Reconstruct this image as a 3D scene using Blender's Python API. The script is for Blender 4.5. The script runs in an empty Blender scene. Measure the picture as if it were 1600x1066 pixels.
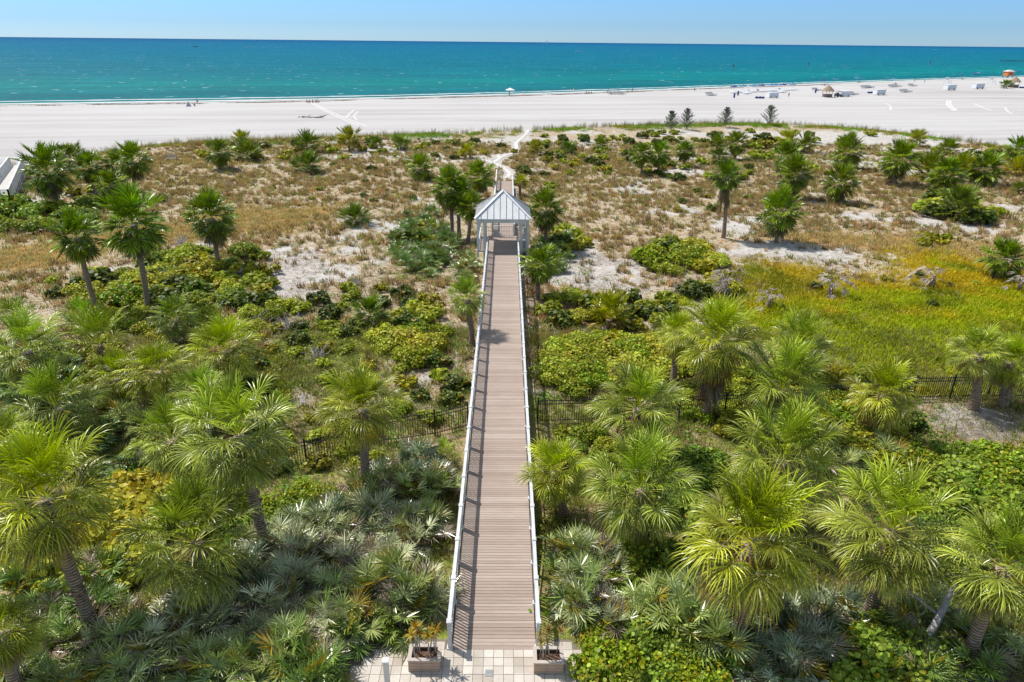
import bpy, bmesh, math, random
import numpy as np
from mathutils import Vector, Matrix

random.seed(7)
RNG = np.random.RandomState(11)
sc = bpy.context.scene
COL = sc.collection
PI = math.pi

# ------------------------------------------------------------------ camera
FPX = 1067.0
PITCH = math.radians(23.68); YAW = 0.0100; ROLL = 0.0100
CAM = np.array([0.3, 0.0, 16.5])
Fv = np.array([math.sin(YAW)*math.cos(PITCH), math.cos(YAW)*math.cos(PITCH), -math.sin(PITCH)])
R0 = np.array([math.cos(YAW), -math.sin(YAW), 0.0]); U0 = np.cross(R0, Fv)
Rv = R0*math.cos(ROLL) + U0*math.sin(ROLL)
Uv = U0*math.cos(ROLL) - R0*math.sin(ROLL)

cam_d = bpy.data.cameras.new("camera"); cam = bpy.data.objects.new("camera", cam_d); COL.objects.link(cam)
cam_d.lens = 36*FPX/1600; cam_d.sensor_width = 36; cam_d.clip_end = 60000; cam_d.clip_start = 0.1
cam.matrix_world = Matrix(((Rv[0], Uv[0], -Fv[0], CAM[0]), (Rv[1], Uv[1], -Fv[1], CAM[1]), (Rv[2], Uv[2], -Fv[2], CAM[2]), (0, 0, 0, 1)))
sc.camera = cam

def ray(px, py):
    d = Fv*FPX + Rv*(px-800) - Uv*(py-533)
    return d/np.linalg.norm(d)
def at_z(px, py, z):
    d = ray(px, py); t = (z-CAM[2])/d[2]
    return CAM + d*t
def at_y(px, py, y):
    d = ray(px, py); t = (y-CAM[1])/d[1]
    return CAM + d*t
def depth(P): return float(np.dot(np.asarray(P)-CAM, Fv))
def sstep(a, b, x):
    t = np.clip((x-a)/(b-a), 0, 1); return t*t*(3-2*t)

# ------------------------------------------------------------------ terrain
SEA_Z = -2.0
sh = [at_z(px, py, SEA_Z) for px, py in ((0, 163), (200, 160), (400, 157), (600, 153), (800, 147.5), (1000, 141), (1200, 133.5), (1400, 127), (1600, 120.5))]
SHX = np.array([p[0] for p in sh]); SHY = np.array([p[1] for p in sh])
a0 = (SHY[1]-SHY[0])/(SHX[1]-SHX[0]); a1 = (SHY[-1]-SHY[-3])/(SHX[-1]-SHX[-3])
SHX = np.concatenate([[SHX[0]-2000], SHX, [SHX[-1]+3000]]); SHY = np.concatenate([[SHY[0]-2000*a0], SHY, [SHY[-1]+3000*a1]])
def shore(x): return np.interp(x, SHX, SHY)
du = [at_z(px, py, -1.0) for px, py in ((-60, 275), (60, 262), (130, 246), (240, 230), (330, 224), (450, 219), (600, 214), (800, 207), (950, 199), (1100, 195), (1220, 196), (1330, 202), (1430, 214), (1520, 226), (1600, 238), (1700, 256))]
DUX = np.array([p[0] for p in du]); DUY = np.array([p[1] for p in du])
def dune(x): return np.interp(x, DUX, DUY)

def vnoise(x, y, s, seed=0):
    x = np.asarray(x, float)/s + seed*17.3; y = np.asarray(y, float)/s - seed*9.1
    xi = np.floor(x); yi = np.floor(y); fx = x-xi; fy = y-yi
    fx = fx*fx*(3-2*fx); fy = fy*fy*(3-2*fy)
    def h(a, b):
        v = np.sin(a*127.1+b*311.7+seed*74.7)*43758.5453
        return v-np.floor(v)
    return (h(xi, yi)*(1-fx)+h(xi+1, yi)*fx)*(1-fy)+(h(xi, yi+1)*(1-fx)+h(xi+1, yi+1)*fx)*fy
def fbm(x, y, s, seed=0, o=4):
    v = 0; a = 0.5; tot = 0
    for k in range(o):
        v = v + a*vnoise(x, y, s/2**k, seed+k); tot += a; a *= 0.55
    return v/tot

def gz(x, y):
    x = np.asarray(x, float); y = np.asarray(y, float)
    base = -0.012 - 0.95*sstep(15.0, 22.0, y) - 0.10*sstep(3.0, 8.0, np.abs(x))
    base = base + (fbm(x, y, 9, 3, 2)-0.5)*0.5*sstep(17, 26, y)*(1-sstep(-6, 6, y-dune(x)))*sstep(1.0, 4.0, np.abs(x))
    dd = y-dune(x)
    base = base + 0.5*np.exp(-(dd+4)**2/18.0)
    s = shore(x)-y
    beach = -1.35 - 0.65*(1-sstep(0, 30, s)) - np.where(s < 0, -s*0.05, 0)*1.0
    w = sstep(-2, 6, dd)
    return base*(1-w)+beach*w + np.where(dd > 6, 0.0, 0.0)
def G(px, py, dz=0.0):
    z = -1.0
    for _ in range(12):
        P = at_z(px, py, z+dz); z = float(gz(P[0], P[1]))
    return np.array([P[0], P[1], z])

# ------------------------------------------------------------------ materials
def newmat(name):
    m = bpy.data.materials.new(name); m.use_nodes = True
    nt = m.node_tree; b = nt.nodes["Principled BSDF"]
    return m, nt, b
def N(nt, t, **kw):
    n = nt.nodes.new(t)
    for k, v in kw.items():
        if k in n.inputs: n.inputs[k].default_value = v
        else: setattr(n, k, v)
    return n
def noise(nt, scale, detail=4, rough=0.6, coord=None, dist=0.0):
    n = nt.nodes.new("ShaderNodeTexNoise"); n.inputs["Scale"].default_value = scale
    n.inputs["Detail"].default_value = detail; n.inputs["Roughness"].default_value = rough; n.inputs["Distortion"].default_value = dist
    if coord is not None: nt.links.new(coord, n.inputs["Vector"])
    return n
def ramp(nt, src, stops):
    r = nt.nodes.new("ShaderNodeValToRGB"); cr = r.color_ramp
    while len(cr.elements) < len(stops): cr.elements.new(0.5)
    for e, (p, c) in zip(cr.elements, stops):
        e.position = p; e.color = (c[0], c[1], c[2], 1) if not isinstance(c, (int, float)) else (c, c, c, 1)
    nt.links.new(src, r.inputs["Fac"]); return r
def mixc(nt, fac, a, b, mode="MIX"):
    m = nt.nodes.new("ShaderNodeMix"); m.data_type = "RGBA"; m.blend_type = mode
    for i, v in ((0, fac), (6, a), (7, b)):
        if isinstance(v, (int, float)): m.inputs[i].default_value = v
        elif isinstance(v, tuple): m.inputs[i].default_value = (v[0], v[1], v[2], 1)
        else: nt.links.new(v, m.inputs[i])
    return m.outputs[2]
def math_n(nt, op, a, b=None, c=None):
    m = nt.nodes.new("ShaderNodeMath"); m.operation = op
    for i, v in enumerate((a, b, c)):
        if v is None: continue
        if isinstance(v, (int, float)): m.inputs[i].default_value = v
        else: nt.links.new(v, m.inputs[i])
    return m.outputs[0]
def pos(nt): return nt.nodes.new("ShaderNodeNewGeometry").outputs["Position"]
def objc(nt): return nt.nodes.new("ShaderNodeTexCoord").outputs["Object"]
def bump(nt, b, h, strength=0.4, dist=0.05):
    n = nt.nodes.new("ShaderNodeBump"); n.inputs["Strength"].default_value = strength; n.inputs["Distance"].default_value = dist
    nt.links.new(h, n.inputs["Height"]); nt.links.new(n.outputs[0], b.inputs["Normal"])
def mapping(nt, src, scale=(1, 1, 1), rot=(0, 0, 0)):
    m = nt.nodes.new("ShaderNodeMapping"); m.inputs["Scale"].default_value = scale; m.inputs["Rotation"].default_value = rot
    nt.links.new(src, m.inputs["Vector"]); return m.outputs[0]

def simple(name, col, rough=0.6, var=0.15, scale=3.0, metallic=0.0, bmp=0.0):
    m, nt, b = newmat(name)
    o = objc(nt); n = noise(nt, scale, 5, 0.65, o)
    lo = tuple(c*(1-var) for c in col); hi = tuple(min(1, c*(1+var)) for c in col)
    r = ramp(nt, n.outputs["Fac"], [(0.3, lo), (0.7, hi)])
    nt.links.new(r.outputs["Color"], b.inputs["Base Color"])
    b.inputs["Roughness"].default_value = rough; b.inputs["Metallic"].default_value = metallic
    if bmp:
        n2 = noise(nt, scale*8, 3, 0.6, o); bump(nt, b, n2.outputs["Fac"], bmp, 0.02)
    return m

def foliage_mat(name, trans=0.25, rough=0.42, spec=0.5, hue=0.03, val=0.35, sat=1.12):
    m, nt, b = newmat(name)
    at = nt.nodes.new("ShaderNodeAttribute"); at.attribute_name = "Col"
    oi = nt.nodes.new("ShaderNodeObjectInfo")
    hs = nt.nodes.new("ShaderNodeHueSaturation")
    nt.links.new(at.outputs["Color"], hs.inputs["Color"])
    mr = nt.nodes.new("ShaderNodeMapRange"); mr.inputs[3].default_value = 0.5-hue; mr.inputs[4].default_value = 0.5+hue
    nt.links.new(oi.outputs["Random"], mr.inputs[0]); nt.links.new(mr.outputs[0], hs.inputs["Hue"])
    r2 = math_n(nt, "FRACT", math_n(nt, "MULTIPLY", oi.outputs["Random"], 7.31))
    mr2 = nt.nodes.new("ShaderNodeMapRange"); mr2.inputs[3].default_value = 1-val/2; mr2.inputs[4].default_value = 1+val/2
    nt.links.new(r2, mr2.inputs[0]); nt.links.new(mr2.outputs[0], hs.inputs["Value"])
    hs.inputs["Saturation"].default_value = sat
    nt.links.new(hs.outputs[0], b.inputs["Base Color"])
    b.inputs["Roughness"].default_value = rough
    b.inputs["Specular IOR Level"].default_value = spec
    if trans > 0:
        t = nt.nodes.new("ShaderNodeBsdfTranslucent"); mx = nt.nodes.new("ShaderNodeMixShader"); mx.inputs[0].default_value = trans
        tc = mixc(nt, 1.0, hs.outputs[0], (1.25, 1.3, 0.7), "MULTIPLY")
        nt.links.new(tc, t.inputs["Color"])
        nt.links.new(b.outputs[0], mx.inputs[1]); nt.links.new(t.outputs[0], mx.inputs[2])
        nt.links.new(mx.outputs[0], nt.nodes["Material Output"].inputs[0])
    return m

M = {}
M["palm"] = foliage_mat("palm_leaf", 0.16, 0.38, 0.5, 0.011, 0.3)
M["palmetto"] = foliage_mat("palmetto_leaf", 0.12, 0.33, 0.85, 0.015, 0.3)
M["leaf"] = foliage_mat("broad_leaf", 0.3, 0.5, 0.3, 0.022, 0.3)
M["grass"] = foliage_mat("grass_blade", 0.3, 0.6, 0.2, 0.0, 0.0)
M["dead"] = foliage_mat("dead_leaf", 0.12, 0.75, 0.15, 0.01, 0.3)
M["twig"] = foliage_mat("dry_twig", 0.0, 0.8, 0.1, 0.01, 0.2)

def trunk_mat():
    m, nt, b = newmat("palm_bark"); o = objc(nt)
    w = nt.nodes.new("ShaderNodeTexWave"); w.bands_direction = "Z"; w.inputs["Scale"].default_value = 3.2; w.inputs["Distortion"].default_value = 3.5; w.inputs["Detail"].default_value = 3; w.inputs["Detail Scale"].default_value = 2.0
    nt.links.new(o, w.inputs["Vector"])
    n = noise(nt, 6, 6, 0.7, o)
    f = math_n(nt, "ADD", math_n(nt, "MULTIPLY", w.outputs["Fac"], 0.45), math_n(nt, "MULTIPLY", n.outputs["Fac"], 0.6))
    r = ramp(nt, f, [(0.25, (0.09, 0.06, 0.045)), (0.5, (0.26, 0.18, 0.13)), (0.8, (0.44, 0.34, 0.27))])
    nt.links.new(r.outputs["Color"], b.inputs["Base Color"]); b.inputs["Roughness"].default_value = 0.9
    bump(nt, b, f, 0.8, 0.05); return m
M["bark"] = trunk_mat()

def deck_mat():
    m, nt, b = newmat("composite_deck_board"); p = pos(nt)
    n = noise(nt, 1.0, 4, 0.6, mapping(nt, p, (1.5, 26, 1)))
    sep = nt.nodes.new("ShaderNodeSeparateXYZ"); nt.links.new(p, sep.inputs[0])
    bi = math_n(nt, "FLOOR", math_n(nt, "DIVIDE", sep.outputs["Y"], 0.14))
    wn = nt.nodes.new("ShaderNodeTexWhiteNoise"); wn.noise_dimensions = "1D"; nt.links.new(bi, wn.inputs["W"])
    n3 = noise(nt, 0.35, 3, 0.5, p)
    f = math_n(nt, "ADD", math_n(nt, "MULTIPLY", n.outputs["Fac"], 0.5), math_n(nt, "MULTIPLY", wn.outputs["Value"], 0.25))
    f = math_n(nt, "ADD", f, math_n(nt, "MULTIPLY", n3.outputs["Fac"], 0.35))
    r = ramp(nt, f, [(0.36, (0.29, 0.22, 0.18)), (0.55, (0.37, 0.29, 0.24)), (0.74, (0.45, 0.37, 0.315))])
    nt.links.new(r.outputs["Color"], b.inputs["Base Color"]); b.inputs["Roughness"].default_value = 0.75
    return m
M["deck"] = deck_mat()
M["deckdark"] = simple("deck_frame_timber", (0.05, 0.038, 0.03), 0.9)
M["white"] = simple("white_painted_rail", (0.60, 0.61, 0.62), 0.55, 0.2, 1.3)
M["offwhite"] = simple("off_white_post", (0.62, 0.59, 0.55), 0.6, 0.1, 3.0)
M["grey"] = simple("grey_metal", (0.3, 0.31, 0.32), 0.5, 0.15, 2.0)
M["fence"] = simple("black_fence_paint", (0.012, 0.012, 0.014), 0.45, 0.2, 4.0)
M["planter"] = simple("planter_board", (0.42, 0.29, 0.20), 0.7, 0.15, 4.0)
M["planter_rim"] = simple("planter_rim_board", (0.46, 0.40, 0.35), 0.7, 0.12, 4.0)
M["soil"] = simple("potting_soil", (0.13, 0.075, 0.05), 0.95, 0.6, 30.0, bmp=0.6)
M["stem"] = simple("pale_stem", (0.38, 0.33, 0.27), 0.8, 0.2, 8.0)
M["blue"] = simple("blue_canvas", (0.02, 0.05, 0.20), 0.8, 0.15, 3.0)
M["teal"] = simple("teal_canvas", (0.05, 0.17, 0.30), 0.8, 0.15, 3.0)
M["orange"] = simple("orange_paint", (0.75, 0.20, 0.04), 0.6, 0.15, 3.0)
M["thatch"] = simple("dry_thatch", (0.30, 0.22, 0.15), 0.95, 0.35, 9.0, bmp=0.8)
M["wood"] = simple("weathered_wood", (0.22, 0.16, 0.12), 0.85, 0.3, 8.0)
M["skin"] = simple("skin", (0.42, 0.25, 0.18), 0.6, 0.05)
M["hair"] = simple("dark_hair", (0.04, 0.025, 0.02), 0.7, 0.1)
M["navy"] = simple("dark_hull_paint", (0.03, 0.04, 0.06), 0.4, 0.1)
M["rubber"] = simple("black_rubber", (0.02, 0.02, 0.02), 0.7, 0.1)
M["paper"] = simple("white_canvas", (0.75, 0.76, 0.78), 0.7, 0.06)

def roof_mat():
    m, nt, b = newmat("standing_seam_metal"); o = objc(nt); n = noise(nt, 1.2, 5, 0.6, o)
    n2 = noise(nt, 1.0, 3, 0.5, mapping(nt, o, (8, 1, 1)))
    f = math_n(nt, "ADD", math_n(nt, "MULTIPLY", n.outputs["Fac"], 0.6), math_n(nt, "MULTIPLY", n2.outputs["Fac"], 0.4))
    r = ramp(nt, f, [(0.3, (0.62, 0.63, 0.63)), (0.7, (0.80, 0.80, 0.79))])
    nt.links.new(r.outputs["Color"], b.inputs["Base Color"]); b.inputs["Roughness"].default_value = 0.5; return m
M["roof"] = roof_mat()

def paver_mat():
    m, nt, b = newmat("concrete_paver"); p = pos(nt)
    sep = nt.nodes.new("ShaderNodeSeparateXYZ"); nt.links.new(p, sep.inputs[0])
    S = 0.292
    cx = math_n(nt, "FLOOR", math_n(nt, "DIVIDE", sep.outputs["X"], S)); cy = math_n(nt, "FLOOR", math_n(nt, "DIVIDE", sep.outputs["Y"], S))
    wn = nt.nodes.new("ShaderNodeTexWhiteNoise"); wn.noise_dimensions = "2D"
    cb = nt.nodes.new("ShaderNodeCombineXYZ"); nt.links.new(cx, cb.inputs[0]); nt.links.new(cy, cb.inputs[1]); nt.links.new(cb.outputs[0], wn.inputs["Vector"])
    n = noise(nt, 14, 6, 0.7, p); n2 = noise(nt, 1.2, 3, 0.6, p)
    f = math_n(nt, "ADD", math_n(nt, "MULTIPLY", wn.outputs["Value"], 0.35), math_n(nt, "MULTIPLY", n.outputs["Fac"], 0.35))
    f = math_n(nt, "ADD", f, math_n(nt, "MULTIPLY", n2.outputs["Fac"], 0.35))
    r = ramp(nt, f, [(0.3, (0.40, 0.35, 0.29)), (0.55, (0.53, 0.48, 0.42)), (0.75, (0.64, 0.6, 0.54))])
    nt.links.new(r.outputs["Color"], b.inputs["Base Color"]); b.inputs["Roughness"].default_value = 0.9; return m
M["paver"] = paver_mat()
M["joint"] = simple("paver_joint_sand", (0.20, 0.165, 0.13), 0.95, 0.3, 10)

# ------------------------------------------------------------------ mesh helpers
def tag(o, label=None, cat=None, group=None, kind=None):
    if label: o["label"] = label
    if cat: o["category"] = cat
    if group: o["group"] = group
    if kind: o["kind"] = kind
    return o
def empty(name, loc, rz=0.0, s=1.0):
    o = bpy.data.objects.new(name, None); COL.objects.link(o); o.location = [float(v) for v in loc]; o.rotation_euler = (0, 0, rz); o.scale = (s, s, s)
    o.empty_display_size = 0.3
    return o
def link(name, me, parent=None, loc=(0, 0, 0), rot=(0, 0, 0), s=(1, 1, 1)):
    o = bpy.data.objects.new(name, me); COL.objects.link(o)
    if parent is not None: o.parent = parent
    o.location = [float(v) for v in loc]; o.rotation_euler = rot; o.scale = s if isinstance(s, (tuple, list)) else (s, s, s)
    return o
def npmesh(name, V, Fc, mat, col=None, smooth=False):
    """V (n,3); Fc list of index arrays grouped by side count: dict or (m,k) array"""
    me = bpy.data.meshes.new(name)
    V = np.asarray(V, np.float32)
    groups = [Fc] if isinstance(Fc, np.ndarray) else Fc
    li = np.concatenate([g.reshape(-1) for g in groups]).astype(np.int32)
    tot = np.concatenate([np.full(len(g), g.shape[1], np.int32) for g in groups])
    st = np.concatenate([[0], np.cumsum(tot)[:-1]]).astype(np.int32)
    me.vertices.add(len(V)); me.vertices.foreach_set("co", V.reshape(-1))
    me.loops.add(len(li)); me.loops.foreach_set("vertex_index", li)
    me.polygons.add(len(tot)); me.polygons.foreach_set("loop_start", st); me.polygons.foreach_set("loop_total", tot)
    if smooth: me.polygons.foreach_set("use_smooth", np.ones(len(tot), bool))
    if col is not None:
        a = me.attributes.new("Col", "FLOAT_COLOR", "POINT")
        c = np.ones((len(V), 4), np.float32); c[:, :3] = col
        a.data.foreach_set("color", c.reshape(-1))
    me.materials.append(mat); me.update(calc_edges=True)
    return me

class MB:
    """small mesh builder"""
    def __init__(s): s.v = []; s.f = []
    def add(s, vs, fs):
        n = len(s.v); s.v += [tuple(map(float, v)) for v in vs]; s.f += [tuple(i+n for i in f) for f in fs]
    def box(s, x0, x1, y0, y1, z0, z1):
        s.add([(x0, y0, z0), (x1, y0, z0), (x1, y1, z0), (x0, y1, z0), (x0, y0, z1), (x1, y0, z1), (x1, y1, z1), (x0, y1, z1)],
              [(0, 3, 2, 1), (4, 5, 6, 7), (0, 1, 5, 4), (1, 2, 6, 5), (2, 3, 7, 6), (3, 0, 4, 7)])
    def bar(s, A, B, w, h, up=(0, 0, 1)):
        A = Vector([float(q) for q in A]); B = Vector([float(q) for q in B]); d = (B-A).normalized(); u = Vector(up)
        sd = d.cross(u)
        if sd.length < 1e-4: sd = d.cross(Vector((0, 1, 0)))
        sd.normalize(); uu = sd.cross(d).normalized()
        c = []
        for P in (A, B):
            for a, b in ((-1, -1), (1, -1), (1, 1), (-1, 1)): c.append(P+sd*a*w/2+uu*b*h/2)
        s.add(c, [(0, 1, 2, 3), (7, 6, 5, 4), (0, 4, 5, 1), (1, 5, 6, 2), (2, 6, 7, 3), (3, 7, 4, 0)])
    def tube(s, pts, rads, k=8, cap=True):
        pts = [Vector([float(q) for q in p]) for p in pts]; n0 = len(s.v); vs = []; fs = []
        ref = Vector((1, 0.13, 0.07))
        for i, p in enumerate(pts):
            d = (pts[min(i+1, len(pts)-1)]-pts[max(i-1, 0)]).normalized()
            a = d.cross(ref)
            if a.length < 0.05: a = d.cross(Vector((0, 1, 0)))
            a.normalize(); b = d.cross(a)
            for j in range(k):
                t = 2*PI*j/k; vs.append(p+(a*math.cos(t)+b*math.sin(t))*rads[i])
        for i in range(len(pts)-1):
            for j in range(k):
                j2 = (j+1) % k; fs.append((i*k+j, i*k+j2, (i+1)*k+j2, (i+1)*k+j))
        if cap: fs.append(tuple(range(k-1, -1, -1))); fs.append(tuple((len(pts)-1)*k+j for j in range(k)))
        s.add(vs, fs)
    def mesh(s, name, mat, smooth=False, bevel=0):
        me = bpy.data.meshes.new(name); me.from_pydata(s.v, [], s.f); me.materials.append(mat)
        if smooth:
            for p in me.polygons: p.use_smooth = True
        me.update(); return me
    def build(s, name, mat, parent=None, loc=(0, 0, 0), smooth=False):
        return link(name, s.mesh(name, mat, smooth), parent, loc)

def copy_tree(o, parent=None):
    c = o.copy(); COL.objects.link(c)
    if parent is not None: c.parent = parent
    for ch in list(o.children): copy_tree(ch, c)
    return c

# ------------------------------------------------------------------ world and sun
SUN_EL = math.radians(56); SDX, SDY = -0.84, 0.545
w = bpy.data.worlds.new("World"); sc.world = w; w.use_nodes = True
nt = w.node_tree; bg = nt.nodes["Background"]
sky = nt.nodes.new("ShaderNodeTexSky"); sky.sky_type = "NISHITA"; sky.sun_disc = False
sky.sun_elevation = SUN_EL; sky.sun_rotation = math.atan2(SDX, SDY); sky.altitude = 0; sky.air_density = 1.0; sky.dust_density = 0.3; sky.ozone_density = 3.0
tc_ = nt.nodes.new("ShaderNodeTexCoord"); sp_ = nt.nodes.new("ShaderNodeSeparateXYZ"); nt.links.new(tc_.outputs["Generated"], sp_.inputs[0])
grd = ramp(nt, sp_.outputs["Z"], [(0.0, (0.38, 0.59, 0.95)), (0.02, (0.30, 0.50, 0.86)), (0.09, (0.32, 0.53, 0.84)), (0.2, (1.05, 0.98, 0.88)), (0.55, (1.55, 1.15, 0.80))])
tint = mixc(nt, 1.0, sky.outputs[0], grd.outputs["Color"], "MULTIPLY")
nt.links.new(tint, bg.inputs["Color"]); bg.inputs["Strength"].default_value = 0.185
sd = bpy.data.lights.new("sun", "SUN"); so = bpy.data.objects.new("sun", sd); COL.objects.link(so)
sd.energy = 5.0; sd.angle = math.radians(0.53); sd.color = (1.0, 0.955, 0.89)
sv = Vector((SDX*math.cos(SUN_EL), SDY*math.cos(SUN_EL), math.sin(SUN_EL)))
so.rotation_euler = sv.to_track_quat("Z", "Y").to_euler(); so.location = (-40, 30, 60)
sc.view_settings.view_transform = "Standard"; sc.view_settings.look = "None"; sc.view_settings.exposure = 0
sc.cycles.max_bounces = 6; sc.cycles.diffuse_bounces = 3; sc.cycles.transmission_bounces = 3

# ------------------------------------------------------------------ ground cover maps
def blob_world(px, py, rx, ry):
    c = G(px, py); a = G(px+rx, py); b = G(px, py-ry); d = G(px, py+ry)
    return c[0], c[1], abs(a[0]-c[0]), max(0.3, abs(b[1]-d[1])/2)
BL = {
 "sand": [(470, 425, 110, 45, 1), (330, 440, 0, 0, 0), (120, 430, 90, 35, .55), (655, 595, 60, 45, 1), (1225, 393, 90, 16, 1.4), (1520, 660, 90, 30, 1.5), (960, 425, 90, 40, .9), (900, 390, 60, 40, .8),
          (1330, 338, 120, 9, 1.2), (1050, 330, 110, 26, .6), (420, 300, 60, 10, .7), (1150, 345, 70, 20, .7), (690, 320, 40, 20, .2), (470, 625, 30, 18, 1.2), (590, 735, 60, 12, .6), (1510, 225, 0, 0, 0),
          (270, 405, 30, 10, .8), (610, 400, 60, 30, .6), (1095, 715, 30, 26, 1), (560, 222, 60, 6, .8), (840, 222, 200, 5, .5), (1260, 212, 120, 7, .9), (1390, 215, 60, 8, .9), (610, 232, 60, 5, .7), (1290, 320, 60, 6, .8), (1100, 385, 60, 20, .9)],
 "gold": [(60, 400, 110, 22, 1.2), (230, 365, 150, 22, .9), (400, 345, 130, 22, 1.1), (500, 330, 60, 14, .7), (1290, 375, 110, 16, 1.0), (1450, 385, 150, 20, 1.1), (370, 250, 120, 14, .55), (1230, 415, 60, 12, .5), (480, 300, 90, 14, .2), (1340, 398, 90, 12, .6), (850, 285, 0, 0, 0)],
 "mead": [(1400, 500, 240, 70, 1.5), (1250, 450, 100, 45, 1.0), (1560, 450, 120, 60, 1.2), (1050, 470, 40, 16, .7), (1540, 560, 120, 40, 1.1), (1450, 610, 140, 12, .8), (1320, 590, 100, 20, .8)],
 "green": [(520, 540, 150, 70, 1.3), (420, 590, 120, 50, 1.2), (600, 470, 90, 30, .8), (700, 560, 40, 60, .9), (250, 470, 150, 50, 1.1), (760, 215, 700, 9, .45), (1150, 245, 300, 22, .55), (650, 700, 110, 70, .5), (100, 600, 200, 90, .6), (470, 760, 160, 90, .6), (1000, 560, 180, 70, .9), (1080, 420, 90, 40, .6), (1100, 320, 0, 0, 0), (1000, 900, 200, 150, .8), (1450, 760, 200, 60, .8), (640, 400, 80, 50, .7), (890, 400, 50, 50, .7), (60, 330, 100, 30, .8), (700, 300, 40, 40, .4), (1170, 255, 60, 20, .4), (850, 640, 60, 40, .4), (1480, 320, 70, 25, .4), (1200, 690, 120, 60, .5), (120, 780, 150, 100, .5)],
}
BW = {k: [(blob_world(*b[:4])+(b[4],)) for b in v if b[2] > 0] for k, v in BL.items()}
def blob(kind, x, y):
    v = np.zeros_like(np.asarray(x, float))
    for cx, cy, rx, ry, s in BW[kind]:
        v = np.maximum(v, s*np.exp(-(((x-cx)/rx)**2+((y-cy)/ry)**2)*1.1))
    return v
PATHS = [[(791, 279), (797, 272), (790, 265), (776, 257), (760, 251), (742, 249)], [(770, 255), (781, 248), (778, 243)], [(781, 247), (790, 243), (803, 239), (807, 232), (806, 224), (815, 216), (824, 208), (826, 203)]]
PW = [[G(*p)[:2] for p in pl] for pl in PATHS]
def path_dist(x, y):
    d = np.full(np.shape(x), 1e9)
    for pl in PW:
        for a, b in zip(pl[:-1], pl[1:]):
            ab = b-a; t = np.clip(((x-a[0])*ab[0]+(y-a[1])*ab[1])/(ab@ab), 0, 1)
            d = np.minimum(d, np.hypot(x-a[0]-t*ab[0], y-a[1]-t*ab[1]))
    return d
def cover(x, y):
    x = np.asarray(x, float); y = np.asarray(y, float)
    inside = 1-sstep(-1.5, 1.5, y-dune(x)+(fbm(x, y, 5, 21)-.5)*5)
    n1 = fbm(x, y, 11, 5); n2 = fbm(x, y, 3.2, 8)
    sand = blob("sand", x, y)
    gold = np.clip(blob("gold", x, y)*1.3*(0.45+n1*1.1), 0, 1.3)
    mead = np.clip(blob("mead", x, y)*1.2, 0, 1.3)
    green = np.clip(blob("green", x, y)*(0.35+1.3*n2), 0, 1.2)
    near = 1-sstep(30, 42, y)
    green = np.maximum(green, near*0.8*(0.35+1.3*n2))
    nearsand = 0.25*sstep(95, 118, y)+0.1*sstep(45, 60, y)
    dry = sstep(0.40, 0.60, n1*0.55+n2*0.45+0.225-nearsand*.4-.06*(sstep(.52,.66,fbm(x,y,14,123)))-sand*0.24-near*0.05)
    gold = gold*(1-np.clip(sand, 0, 1)*0.8); green = green*(1-np.clip(sand, 0, 1)*0.55)
    p = path_dist(x, y); pm = sstep(0.7, 1.3, p)
    walk = (sstep(1.0, 1.6, np.abs(x))) + (y > 90)
    k = inside*pm
    return dry*k*np.clip(1-mead*.9, 0, 1), gold*k*np.clip(1-mead*.5, 0, 1), green*k, mead*k, inside, pm

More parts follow.
